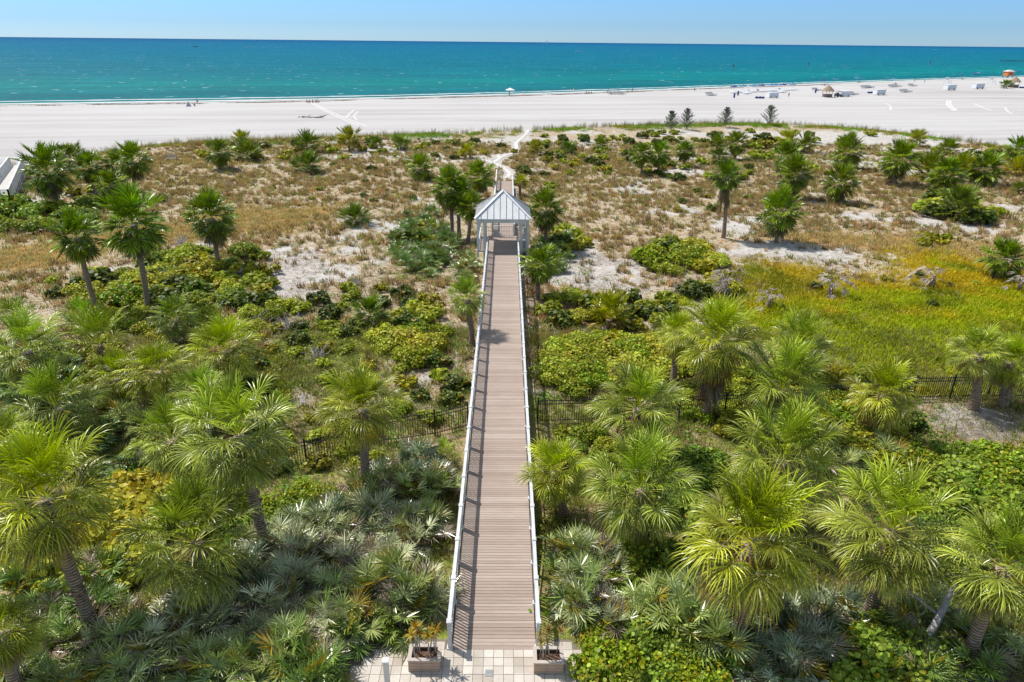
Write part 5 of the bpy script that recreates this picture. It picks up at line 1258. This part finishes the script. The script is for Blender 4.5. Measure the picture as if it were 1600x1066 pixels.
# ------------------------------------------------------------------ side walkway at far left
sw = empty("side_walkway", (0, 0, 0)); tag(sw, "pale side walkway with white baluster railings at the far left", "boardwalk")
A = at_z(38, 258, 0.3); Bp = at_z(16, 312, 0.3); A2 = at_z(17, 258, 0.3); B2 = at_z(-24, 312, .3); B3 = at_z(-60, 330, .3)
mb = MB(); mb.add([Bp, A, A2, B2], [(0, 1, 2, 3)]); mb.add([Bp-[0, 0, .2], A-[0, 0, .2], A2-[0, 0, .2], B2-[0, 0, .2]], [(3, 2, 1, 0)]); mb.bar(Bp-[0, 0, .1], A-[0, 0, .1], .05, .2); mb.bar(A2-[0, 0, .1], B2-[0, 0, .1], .05, .2)
M["concrete"] = simple("pale_decking", (.52, .50, .46), .8, .1, 1)
mb.build("deck", M["concrete"], sw)
def rail_line(P, Q, n):
    mb = MB(); u = np.array([0, 0, 1.]); mb.bar(P+u*1.1, Q+u*1.1, .2, .05); mb.build("handrail", M["white"], sw)
    for i in range(n+1):
        c = P+(Q-P)*i/n; mb = MB(); mb.box(c[0]-.06, c[0]+.06, c[1]-.06, c[1]+.06, -1.5, c[2]+1.07); mb.build("post", M["white"], sw)
    mb = MB(); mb.bar(P+u*.1, Q+u*.1, .04, .05); mb.bar(P+u*.97, Q+u*.97, .04, .05); m_ = int(np.linalg.norm(Q-P)/.13)
    for j in range(m_): c = P+(Q-P)*(j+.5)/m_; mb.box(c[0]-.02, c[0]+.02, c[1]-.02, c[1]+.02, c[2]+.13, c[2]+.95)
    mb.build("balusters", M["white"], sw)
rail_line(Bp, A, 12); rail_line(B2, A2, 12); rail_line(B2, Bp, 3)
o = None

# small bench on the dune, driftwood, tracks
P = G(268, 252); b_ = empty("bench", P, .2); tag(b_, "small weathered bench in the brown grass of the left dunes", "bench")
mb = MB()
for k in range(4): mb.box(-.8, .8, -.25+k*.13, -.15+k*.13, .43, .47)
mb.build("seat", M["brushm"], b_)
mb = MB()
for k in range(3): mb.box(-.8, .8, .3, .33, .6+k*.14, .7+k*.14)
mb.build("backrest", M["brushm"], b_)
for sx_ in (-.7, .7):
    for sy_ in (-.2, .26): mb = MB(); mb.box(sx_-.04, sx_+.04, sy_-.04, sy_+.04, 0, .429 if sy_ < 0 else .9); mb.build("leg", M["brushm"], b_)
P = G(482, 184); mb = MB(); r3 = random.Random(4)
for k in range(7): a = r3.uniform(-2.8, 2.8); mb.tube([(a, r3.uniform(-.5, .5), .1), (a+r3.uniform(.8, 2), r3.uniform(-.5, .5), r3.uniform(.1, .5)), (a+r3.uniform(1.5, 3), r3.uniform(-.6, .6), r3.uniform(.1, .8))], [.14, .1, .04], 6)
tag(mb.build("driftwood", M["wood"], loc=P), "dark tangle of driftwood on the open beach at left", "driftwood")

# tyre tracks on the beach (light churned sand)
M["track"] = simple("churned_sand", (.60, .575, .55), .95, .08, .6)
def ribbon(name, pts, w, mat, label, cat, dz=.02, kind="structure"):
    W_ = [G(*p) for p in pts]; V_ = []; F_ = []; dens = []
    for a, b in zip(W_[:-1], W_[1:]):
        for t_ in np.linspace(0, 1, 10, endpoint=False): dens.append(a+(b-a)*t_)
    dens.append(W_[-1]); dens = np.array(dens)
    for _ in range(6): dens[1:-1] = (dens[:-2]+dens[1:-1]*2+dens[2:])/4
    for i, p in enumerate(dens):
        d = dens[min(i+1, len(dens)-1)]-dens[max(i-1, 0)]; s = np.array([-d[1], d[0]]); s = s/np.linalg.norm(s); ww = w*(1+.25*math.sin(i*1.7))
        for sg in (-.5, .5):
            q_ = p[:2]+s*ww*sg; V_.append((q_[0], q_[1], float(gz(q_[0], q_[1]))+dz))
    mb = MB(); mb.add(V_, [(2*i, 2*i+1, 2*i+3, 2*i+2) for i in range(len(dens)-1)])
    return tag(mb.build(name, mat), label, cat, kind=kind)
for k, (pts, w_) in enumerate([([(487, 162), (505, 172), (530, 184), (560, 196)], .5), ([(492, 162), (513, 173), (538, 184), (572, 197)], .5), ([(553, 172), (546, 178), (540, 184)], .5), ([(560, 174), (552, 182), (558, 188)], .4),
                               ([(1481, 157), (1479, 163), (1484, 168), (1490, 173)], .8), ([(1485, 157), (1484, 163), (1489, 168), (1495, 173)], .8), ([(1522, 162), (1535, 168), (1550, 173)], .7), ([(1385, 162), (1392, 166), (1391, 172)], .6), ([(1570, 168), (1575, 175), (1582, 178)], .6), ([(870, 182), (940, 178), (1010, 173)], .5), ([(640, 190), (760, 184), (860, 176)], .4)]):
    ribbon("tyre_track", pts, w_, M["track"], "pale tyre track across the beach sand", "tyre track", dz=.012)
for pl in PATHS: ribbon("sand_path", pl, .65, M["track"], "bare sand footpath over the dunes", "path", dz=.05+.004*PATHS.index(pl))
# tide-line seaweed
n = 5000; x = RNG.uniform(-150, 170, n); y = shore(x)-RNG.normal(12, 1.1, n)-2*np.sin(x*.06)
k = fbm(x, y*6, 14, 77) > .5; x, y = x[k], y[k]
TWd = [tuft(s, 9, .6, .22, 89, .05, pickc((.10, .08, .05), (.18, .14, .10)), r0=.6) for s in (71, 72)]
place("seaweed_line", "broken line of dark seaweed along the tide mark", "seaweed", x, y, TWd, 1.0, .25, M["dead"], hue_rand(.3))

# ------------------------------------------------------------------ conifers at the dune edge
def conifer(px, py, hpx, label, seed):
    P = G(px, py); H = hpx*depth(P)/FPX/.97; rr = random.Random(seed); root = empty("young_conifer", P); tag(root, label, "conifer", "young conifers on the dune crest")
    mb = MB(); mb.tube([(0, 0, -.1), (0, 0, H*.5), (0, 0, H)], [.07, .05, .01], 7); mb.build("trunk", M["bark"], root)
    V_ = []; F_ = []; C_ = []; off = 0; rng = np.random.RandomState(seed)
    for i in range(60):
        t_ = .06+.9*i/60; L = (1-t_)**.8*H*.52*rng.uniform(.6, 1.15)+.15; az = i*2.4+rng.uniform(-.3, .3); el = math.radians(rng.uniform(22, 48))
        d = np.array([math.cos(az)*math.cos(el), math.sin(az)*math.cos(el), math.sin(el)]); n_ = 16
        s = np.linspace(.1, 1, n_)[:, None]; Pp = np.array([0, 0, t_*H*.9])+d*s*L+np.array([0, 0, 1])*(s**2)*L*.06
        for q_ in range(4):
            dd = nrm(d[None]+rng.normal(0, .55, (n_, 3))); S = nrm(np.cross(dd, rng.normal(0, 1, (n_, 3))))
            st = strips(Pp, dd, S, np.full(n_, .24), np.full(n_, .12), 1, np.zeros(n_)); v = st.reshape(-1, 3); V_.append(v); F_.append(strip_faces(n_, 1, off)); off += len(v)
            C_.append(np.tile(np.array((.11, .14, .09))*rng.uniform(.6, 1.5), (len(v), 1)))
    link("crown", npmesh("crown", np.concatenate(V_), np.concatenate(F_), M["palm"], np.concatenate(C_)), root)
conifer(1048, 202, 33, "leftmost of the four young conifers on the dune crest", 1); conifer(1072, 202, 34, "second young conifer from the left, nearly touching the first", 2); conifer(1133, 198, 32, "third young conifer from the left, with spreading side branches", 3); conifer(1201, 196, 32, "rightmost young conifer, standing apart on the dune crest", 4)

# ------------------------------------------------------------------ beach furniture
def umbrella(px, py, label, mat="blue", s=1.0, g="blue beach umbrellas with loungers"):
    P = G(px, py); root = empty("beach_umbrella", P, random.uniform(0, 3), s*1.25); tag(root, label, "umbrella", g)
    mb = MB(); mb.tube([(0, 0, 0), (0, 0, 2.1)], [.025, .025], 6); mb.build("pole", M["paper"], root)
    mb = MB(); k = 8; R_ = 1.5; vs = [(0, 0, 2.35)]; 
    for r_, z_ in ((.65, 2.02), (R_, 1.7)):
        vs += [(math.cos(2*PI*j/k)*r_, math.sin(2*PI*j/k)*r_, z_) for j in range(k)]
    fs = [(0, 1+j, 1+(j+1) % k) for j in range(k)]+[(1+j, 1+k+j, 1+k+(j+1) % k, 1+(j+1) % k) for j in range(k)]
    mb.add(vs, fs); mb.build("canopy", M[mat], root)
def lounger_mesh():
    mb = MB(); mb.box(-.3, .3, -.9, .35, .30, .36); mb.bar((0, .36, .33), (0, .92, .72), .6, .05)
    for a in (-.26, .26):
        for b in (-.8, .3): mb.box(a-.03, a+.03, b-.03, b+.03, 0, .299)
    return mb
LM = lounger_mesh().mesh("beach_lounger", M["paper"]); LD = lounger_mesh().mesh("beach_lounger", M["grey"])
def lounger(px, py, label, dark=False, rz=0, g="beach loungers"):
    P = G(px, py); o = link("beach_lounger", LD if dark else LM, None, P, (0, 0, rz), (1.5, 1.5, 1.5)); tag(o, label, "lounger", g); return o
ups = [(1146, 145, "first blue beach umbrella from the left, near the water"), (1160, 144, "second blue beach umbrella from the left"), (1176, 143.5, "third blue beach umbrella from the left"), (1189, 143, "fourth blue beach umbrella from the left"), (1204, 142, "fifth blue beach umbrella, touching the sixth"), (1210, 142, "sixth blue beach umbrella, touching the fifth"), (1223, 141.5, "seventh blue beach umbrella from the left"), (1237, 140.5, "rightmost blue umbrella of the row of eight")]
for i, (px, py, lb) in enumerate(ups):
    umbrella(px, py, lb, "teal" if i % 3 else "blue"); lounger(px-3, py+1, "lounger left of the "+lb.split(",")[0], False, .3, "loungers under the blue umbrellas"); lounger(px+1, py+1.3, "lounger right of the "+lb.split(",")[0], False, .2, "loungers under the blue umbrellas")
umbrella(1527, 121, "pale blue umbrella near the orange tower", "teal", 1.3); umbrella(1522, 121.5, "blue umbrella left of the pale one near the orange tower", "blue", 1.2); umbrella(1590, 119, "blue umbrella at the right border by the water", "blue", 1.4)
umbrella(1367, 124, "pale umbrella over the dark group at the water's edge", "teal", 1.3); umbrella(1361, 125, "dark umbrella left of the pale one at the water's edge", "blue", 1.2); umbrella(1373, 124.5, "dark umbrella right of the pale one at the water's edge", "blue", 1.2)
def cabana(px, py, label, w=5.2, h=2.3, d=2.4):
    P = G(px, py); s = 21*depth(P)/FPX/w; root = empty("storage_trailer", P, .35, s*.85); tag(root, label, "beach trailer", "white slatted beach trailers")
    mb = MB(); mb.box(-w/2, w/2, -d/2, d/2, .35, h); mb.build("body", M["paper"], root)
    mb = MB()
    for k in range(8): x0 = -w/2+(k+.5)*w/8; mb.box(x0-.04, x0+.04, -d/2-.04, -d/2-.003, .4, h-.1)
    mb.box(w/2+.003, w/2+.04, -d/2, d/2, h-.25, h-.1); mb.build("slats", M["grey"], root)
    mb = MB(); mb.box(-w/2-.1, w/2+.1, -d/2-.1, d/2+.1, h+.002, h+.1); mb.build("roof", M["paper"], root)
    for a in (-w*.3, w*.3): mb = MB(); mb.tube([(a, -d/2-.1, .3), (a, -d/2+.1, .3)], [.3, .3], 12); mb.build("wheel", M["rubber"], root)
cabana(1206, 153, "white slatted trailer below the blue umbrella row"); cabana(1318, 151, "white slatted trailer beside the thatched hut"); cabana(1373, 148.5, "white slatted trailer right of the hut, third along the beach"); cabana(1483, 141, "white slatted trailer in front of the lifeguard chair"); cabana(1527, 139, "white slatted trailer nearest the right border")
P = G(1313, 147); 
# loungers piled / rows
def stack(px, py, n, label, dark=True, spx=2.2):
    for k in range(n): lounger(px+k*spx, py-.15*k, label, dark, .4+.05*k, "row: "+label)
stack(1106, 149.5, 5, "grey lounger in the short row left of the blue signs"); stack(1163, 147, 4, "lounger in the row under the second umbrella", False); stack(1272, 142, 4, "lounger in the row left of the thatched hut"); stack(1327, 148.5, 5, "grey lounger right of the trailer by the hut"); stack(1348, 138, 7, "lounger in the long row above the third trailer"); stack(1391, 136.5, 7, "lounger in the row right of the third trailer"); stack(1422, 135, 4, "lounger in the short row further right"); stack(1409, 144.5, 6, "grey lounger in the row between the trailers"); stack(1323, 125.5, 4, "lounger at the water's edge above the hut"); stack(1218, 145, 4, "lounger in the row under the seventh umbrella", False)
# blue covers and tarps
def cover_pile(px, py, w, label):
    P = G(px, py); mb = MB(); r = random.Random(px); n_ = 7; pts = [(-w/2+w*i/n_, r.uniform(-.1, .1), .28+.12*math.sin(i*2.1)) for i in range(n_+1)]; mb.tube(pts, [.2]+[.42+r.uniform(-.08, .08) for _ in range(n_-1)]+[.2], 8)
    tag(mb.build("covered_pile", M["blue"], loc=P, smooth=True), label, "covered pile")
cover_pile(1187, 154, 3.4, "low pile under a blue cover left of the first trailer"); cover_pile(1361, 146, 3.2, "blue covered pile beside the third trailer"); cover_pile(1357, 137, 2.6, "blue covered pile in the long lounger row"); cover_pile(1597, 138, 3, "blue covered pile at the right border")
for px, py, lb in ((1145, 158, "left one of two slim blue flags on the beach"), (1151, 154, "right one of two slim blue flags on the beach"), (1272, 150, "blue flag left of the thatched hut")):
    P = G(px, py); root = empty("beach_flag", P); tag(root, lb, "flag"); mb = MB(); mb.tube([(0, 0, 0), (0, 0, 2.6)], [.03, .02], 6); mb.build("pole", M["paper"], root)
    mb = MB(); mb.box(.03, .6, -.01, .01, 1.0, 2.5); mb.build("banner", M["blue"], root)
# thatched hut
def hut(px, py, label, s=1.0):
    P = G(px, py); root = empty("thatched_hut", P, 0.1, s); tag(root, label, "hut")
    mb = MB(); k = 10; R_ = 2.4; vs = [(0, 0, 4.3)]+[(math.cos(2*PI*j/k)*1.2, math.sin(2*PI*j/k)*1.2, 3.35) for j in range(k)]+[(math.cos(2*PI*j/k)*R_*(1+.04*(j % 2)), math.sin(2*PI*j/k)*R_, 2.1) for j in range(k)]
    mb.add(vs, [(0, 1+j, 1+(j+1) % k) for j in range(k)]+[(1+j, 1+k+j, 1+k+(j+1) % k, 1+(j+1) % k) for j in range(k)]); mb.build("roof", M["thatch"], root)
    for a in range(4): t_ = PI/4+a*PI/2; mb = MB(); mb.tube([(math.cos(t_)*1.7, math.sin(t_)*1.7, 0), (math.cos(t_)*1.7, math.sin(t_)*1.7, 2.45)], [.09, .08], 7); mb.build("post", M["wood"], root)
    mb = MB(); mb.box(-1.15, 1.15, -1.25, -.9, 0, 1.1); mb.box(-1.3, 1.3, -1.4, -.8, 1.1, 1.17); mb.box(-1.15, -.95, -.89, 1, 0, 1.1); mb.build("counter", M["wood"], root)
hut(1292, 152, "thatched beach hut with brown counter among the trailers", 1.0); hut(1583, 137, "thatched beach hut behind a small palm near the right border", 1.15)
P = G(1575, 138.5); palm("small wind-blown palm in front of the right beach hut", 1573, 131, 9, (1574, 138.5), "low", "palm by the beach hut")
# golf-cart style beach vehicle
P = G(1309, 151.5); root = empty("beach_buggy", P, .3, 1.1); tag(root, "dark beach buggy parked between the hut and the trailer", "buggy")
mb = MB(); mb.box(-1.1, 1.1, -.6, .6, .35, .8); mb.box(-1.1, -.6, -.6, .6, .81, 1.1); mb.build("body", M["navy"], root)
for a in (-.75, .75):
    for b in (-.68, .5): mb = MB(); mb.tube([(a, b, .3), (a, b+.18, .3)], [.3, .3], 12); mb.build("wheel", M["rubber"], root)
mb = MB(); mb.box(-.3, .2, -.5, .5, .81, .95); mb.box(-.35, -.25, -.5, .5, .951, 1.35); mb.build("seat", M["rubber"], root)
mb = MB(); [mb.tube([(a, b, .8), (a, b, 1.8)], [.03, .03], 5) for a in (-.55, .7) for b in (-.5, .5)]; mb.box(-.7, .85, -.6, .6, 1.8, 1.86); mb.build("canopy", M["navy"], root)
# lifeguard tower (orange) and chairs
P = G(1574, 121.5); s = 13*depth(P)/FPX/4.2; root = empty("lifeguard_tower", P, .2, s); tag(root, "bright orange lifeguard hut on posts by the water at the right", "lifeguard tower")
mb = MB(); mb.box(-1.7, 1.7, -1.4, 1.4, 1.0, 2.9); mb.build("cabin", M["orange"], root)
mb = MB(); mb.box(-2.2, 2.2, -1.9, 1.9, .85, .998); mb.build("platform", M["wood"], root)
mb = MB(); mb.add([(-2.1, -1.8, 2.902), (2.1, -1.8, 2.902), (2.1, 1.8, 2.902), (-2.1, 1.8, 2.902), (-.8, 0, 3.7), (.8, 0, 3.7)], [(0, 1, 5, 4), (1, 2, 5), (2, 3, 4, 5), (3, 0, 4), (3, 2, 1, 0)]); mb.build("roof", M["offwhite"], root)
for a in (-1.6, 1.6):
    for b in (-1.3, 1.3): mb = MB(); mb.box(a-.1, a+.1, b-.1, b+.1, 0, .849); mb.build("post", M["wood"], root)
mb = MB(); mb.box(-.8, .8, -1.44, -1.403, 1.7, 2.4); mb.build("window", M["navy"], root)
for px, py, lb in ((1480, 133, "white lifeguard chair behind the fourth trailer"), (1549, 132.5, "white lifeguard chair left of the right hut")):
    P = G(px, py); root = empty("lifeguard_chair", P, .2, 1.6); tag(root, lb, "lifeguard chair")
    mb = MB(); mb.box(-.6, .6, -.4, .5, 1.5, 1.56); mb.build("seat", M["paper"], root); mb = MB(); mb.box(-.6, .6, .45, .5, 1.561, 2.3); mb.build("backrest", M["paper"], root)
    for a in (-1, 1):
        for b in (-.8, .8): mb = MB(); mb.bar((a*.95, b, 0), (a*.5, b*.45, 1.5), .1, .1); mb.build("leg", M["paper"], root)
    mb = MB(); mb.box(-.8, .8, -.62, -.56, .6, .68); mb.box(-.72, .72, -.52, -.46, 1.0, 1.08); mb.build("steps", M["paper"], root)

# ------------------------------------------------------------------ people (tiny, on the far beach)
def skin_fig(name, joints, edges, mat):
    me = bpy.data.meshes.new(name); me.from_pydata([j[:3] for j in joints], edges, [])
    o = bpy.data.objects.new(name, me); COL.objects.link(o); md_ = o.modifiers.new("Skin", "SKIN")
    for v, j in zip(me.skin_vertices[0].data, joints): v.radius = (j[3], j[3]*.85)
    me.skin_vertices[0].data[0].use_root = True
    sb = o.modifiers.new("Sub", "SUBSURF"); sb.levels = 1; sb.render_levels = 1; me.materials.append(mat)
    dg = bpy.context.evaluated_depsgraph_get(); m2 = bpy.data.meshes.new_from_object(o.evaluated_get(dg)); bpy.data.objects.remove(o); m2.name = name
    if not m2.materials: m2.materials.append(mat)
    return m2
STJ = [(0, 0, .95, .14), (0, 0, 1.15, .12), (0, 0, 1.38, .15), (0, 0, 1.5, .06), (0, -.02, 1.63, .10), (0, -.02, 1.72, .085), (-.19, 0, 1.40, .055), (-.25, .02, 1.12, .042), (-.24, -.06, .86, .03), (.19, 0, 1.40, .055), (.25, .02, 1.12, .042), (.24, -.06, .86, .03), (-.1, 0, .88, .09), (-.11, -.03, .48, .06), (-.12, .02, .08, .042), (-.12, -.14, .03, .03), (.1, 0, .88, .09), (.12, .05, .48, .06), (.13, .12, .08, .042), (.13, -.02, .03, .03), (-.24, -.09, .77, .022), (.24, -.09, .77, .022)]
STE = [(0, 1), (1, 2), (2, 3), (3, 4), (4, 5), (2, 6), (6, 7), (7, 8), (2, 9), (9, 10), (10, 11), (0, 12), (12, 13), (13, 14), (14, 15), (0, 16), (16, 17), (17, 18), (18, 19), (8, 20), (11, 21)]
SIJ = [(0, 0, .14, .14), (0, .05, .35, .12), (0, .06, .58, .15), (0, .04, .70, .06), (0, 0, .83, .10), (0, 0, .92, .085), (-.19, .04, .60, .055), (-.24, -.05, .36, .042), (-.15, -.25, .4, .03), (.19, .04, .60, .055), (.24, -.05, .36, .042), (.15, -.25, .4, .03), (-.12, -.1, .14, .09), (-.15, -.42, .42, .06), (-.15, -.66, .08, .042), (-.15, -.8, .04, .03), (.12, -.1, .14, .09), (.15, -.42, .40, .06), (.15, -.68, .08, .042), (.15, -.82, .04, .03), (-.12, -.33, .4, .022), (.12, -.33, .4, .022)]
PST = skin_fig("body", STJ, STE, M["skin"]); PSI = skin_fig("body", SIJ, STE, M["skin"])
mb = MB(); mb.tube([(0, -.01, 1.64), (0, 0, 1.74), (0, 0, 1.81)], [.118, .115, .04], 8); HST = mb.mesh("hair", M["hair"], True)
mb = MB(); mb.tube([(0, .01, .84), (0, .02, .94), (0, .02, 1.01)], [.118, .115, .04], 8); HSI = mb.mesh("hair", M["hair"], True)
CL = {}
for cn in ("blue", "paper", "navy", "orange"):
    mb = MB(); mb.tube([(0, 0, .72), (0, 0, .95), (0, 0, 1.12)], [.19, .18, .15], 10, False); CL[cn, 0] = mb.mesh("clothing", M[cn], True)
    mb = MB(); mb.tube([(0, 0, .02), (0, .03, .25), (0, .05, .45)], [.2, .18, .15], 10, False); CL[cn, 1] = mb.mesh("clothing", M[cn], True)
def person(px, py, label, sit=False, cl="navy", g="people on the beach"):
    P = G(px, py) if py < 1000 else None; root = empty("person", P, random.uniform(-1.5, 1.5)); tag(root, label, "person", g)
    link("body", PSI if sit else PST, root); link("hair", HSI if sit else HST, root); link("clothing", CL[cl, 1 if sit else 0], root)
person(309, 163.2, "person in dark shorts standing at the water's edge, left side of the beach"); person(304, 166, "person sitting on the sand below the standing one at left", True, "blue")
for i, px in enumerate((480, 484, 489, 494, 497)): person(px, 160.5, ["first", "second", "third", "fourth", "fifth"][i]+" from the left of the five sitting in a row by the water", True, ["navy", "blue", "navy", "navy", "orange"][i])
person(796, 150, "person standing under the white umbrella at the middle of the beach", False, "navy")
umbrella(797, 150.5, "white umbrella held at the middle of the shoreline", "paper", 1.0, "single white umbrella")
for px, lb in ((891, "person walking near the water, left one of the pair"), (896, "person walking near the water, right one of the pair")): person(px, 143.5, lb, False, "paper")
for i, px in enumerate((916, 920, 924)): person(px, 146.5, ["left", "middle", "right"][i]+" sitter of the trio beside the white chairs", True, "navy")
for i, px in enumerate((950, 955, 961, 966, 971)): person(px, 147+.2*(i % 2), ["first", "second", "third", "fourth", "fifth"][i]+" from the left in the seated group with chairs, centre right shore", i % 3 > 0, ["navy", "blue", "orange", "navy", "paper"][i]); lounger(px+2, 147.6, "dark low chair beside the "+["first", "second", "third", "fourth", "fifth"][i]+" sitter of the group", True, .5, "chairs of the seated group")
for i, px in enumerate((980, 988)): person(px, 145+i*-.8, ["left", "right"][i]+" person right of the seated group", i == 0, "navy")
person(1085, 141.5, "lone person sitting between the groups", True, "navy"); person(1135, 134.5, "person wading left of the umbrella row", False, "orange"); person(1232, 152.5, "person standing right of the first trailer", False, "navy"); person(1246, 130, "person in orange at the water's edge above the umbrellas", False, "orange"); person(1414, 128.5, "person standing on the shore above the lounger rows", False, "paper"); person(1444, 130, "person walking on the shore left of the lifeguard chairs", False, "navy"); person(1551, 121.5, "person standing left of the orange hut", False, "navy"); person(1428, 129, "person walking between the shoreline pair", False, "paper"); person(1259, 126.5, "person wading at the end of the umbrella row", False, "navy")
for i_, (px, py, lb, m_) in enumerate(((1395, 131, "small teal umbrella on the shore, left of the walking pair", "teal"), (1500, 124, "small blue umbrella at the shore above the last trailer", "blue"), (1540, 120, "teal umbrella just left of the orange hut", "teal"), (1284, 133.5, "small blue umbrella at the shore above the thatched hut", "blue"), (1338, 129, "teal umbrella on the shore right of the dark chairs", "teal"))):
    umbrella(px, py, lb, m_, 1.0); person(px+4, py+.4, "person sitting by the "+lb, True, "navy")
person(1597, 119, "person at the right border beside the blue umbrella", False, "navy")
# small pop-up tent at left shore
P = G(295, 166.3); root = empty("pop_up_tent", P, .3, .75); tag(root, "small grey-green pop-up tent on the left shore", "tent")
mb = MB(); mb.add([(-.9, -.7, 0), (.9, -.7, 0), (.9, .7, 0), (-.9, .7, 0), (0, 0, 1.9)], [(0, 1, 4), (1, 2, 4), (2, 3, 4), (3, 0, 4)]); mb.build("canopy", M["seam"], root)

# ------------------------------------------------------------------ boats
def boat(px, py, label, L=9, mat="paper", cabin=True, rz=0.1):
    P = at_z(px, py, SEA_Z); root = empty("motor_boat", P, rz); tag(root, label, "boat")
    secs = [(-L/2, 1.1, .9), (-L/4, 1.3, .9), (L/6, 1.15, 1.0), (L/2.6, .6, 1.15), (L/2, .03, 1.3)]; vs = []; fs = []
    for (x_, w_, h_) in secs: vs += [(x_, -w_, h_), (x_, -w_*.5, -.3), (x_, w_*.5, -.3), (x_, w_, h_)]
    for i in range(4):
        for j in range(4): fs.append((i*4+j, i*4+(j+1) % 4, (i+1)*4+(j+1) % 4, (i+1)*4+j))
    fs += [(0, 3, 2, 1), (16, 17, 18, 19)]
    mb = MB(); mb.add(vs, fs); mb.build("hull", M[mat], root)
    if cabin:
        mb = MB(); mb.box(-.8, 1.4, -.75, .75, .95, 1.9); mb.build("cabin", M["paper" if mat != "navy" else "navy"], root); mb = MB(); [mb.tube([(a, b, 1.9), (a, b, 2.9)], [.04, .04], 5) for a in (-1.4, 1.2) for b in (-.7, .7)]; mb.box(-1.7, 1.5, -.95, .95, 2.9, 3.0); mb.build("canopy", M["navy"], root)
    return P
boat(305, 73.5, "dark boat far out at the left", 14, "navy"); Pb = boat(387, 73.5, "white motor boat with a wake behind it", 13, "paper", rz=PI)
M["foam"] = simple("sea_foam", (.7, .76, .78), .8, .2, .2)
mb = MB(); V_ = []
for i in range(14): t_ = i/13; V_ += [(Pb[0]+8+t_*75, Pb[1]+2+3*t_-1-1.0*t_, SEA_Z+.05), (Pb[0]+8+t_*75, Pb[1]+2+3*t_+3+2*t_, SEA_Z+.05)]
mb.add(V_, [(2*i, 2*i+2, 2*i+3, 2*i+1) for i in range(13) if i not in (4, 7, 8)]); tag(mb.build("boat_wake", M["foam"]), "white wake trailing the motor boat", "wake", kind="structure")
boat(905, 80.5, "low white boat near the middle of the horizon", 16, "paper", False); boat(1462, 78, "white boat far out at the right", 30, "paper", True)
P = at_z(854, 68.2, SEA_Z); root = empty("sailboat", P); tag(root, "tiny white sailboat on the horizon", "sailboat")
mb = MB(); mb.add([(-1, 0, 1), (6, 0, 1), (-1, 0, 18)], [(0, 1, 2)]); mb.add([(-1.3, 0, 1), (-6, 0, 1), (-1.3, 0, 15)], [(0, 1, 2)]); s_ = mb.build("sails", M["paper"], root); s_.scale = (2.2, 1, 2.2)
mb = MB(); mb.box(-14, 14, -2, 2, 0, 2.2); mb.build("hull", M["paper"], root)
# rock jetty at the far right
P = at_z(1590, 96, SEA_Z); mb = MB(); r = random.Random(9)
for k in range(60): a = r.uniform(-22, 60); b = r.uniform(-2, 2); s = r.uniform(.5, 1.1); mb.bar((a-s, b, .3), (a+s, b+r.uniform(-.5, .5), .3+r.uniform(0, .5)), s*1.3, s*1.1, up=(r.uniform(-.4, .4), 0, 1))
tag(mb.build("rock_jetty", M["navy"], loc=P), "dark low rock jetty in the water at the far right", "jetty")
# channel markers
for px, py, lb in ((1262, 107, "thin channel post in the water above the umbrellas"), (1452, 103, "thin channel post in the water at the right"), (1145, 111, "thin channel post in the water, left one")):
    P = at_z(px, py, SEA_Z); mb = MB(); mb.tube([(0, 0, -1), (0, 0, 4.5)], [.25, .2], 6); mb.box(-.6, .6, -.1, .1, 3.4, 4.4); tag(mb.build("channel_marker", M["wood"], loc=P), lb, "marker")
print("objects", len(bpy.data.objects))
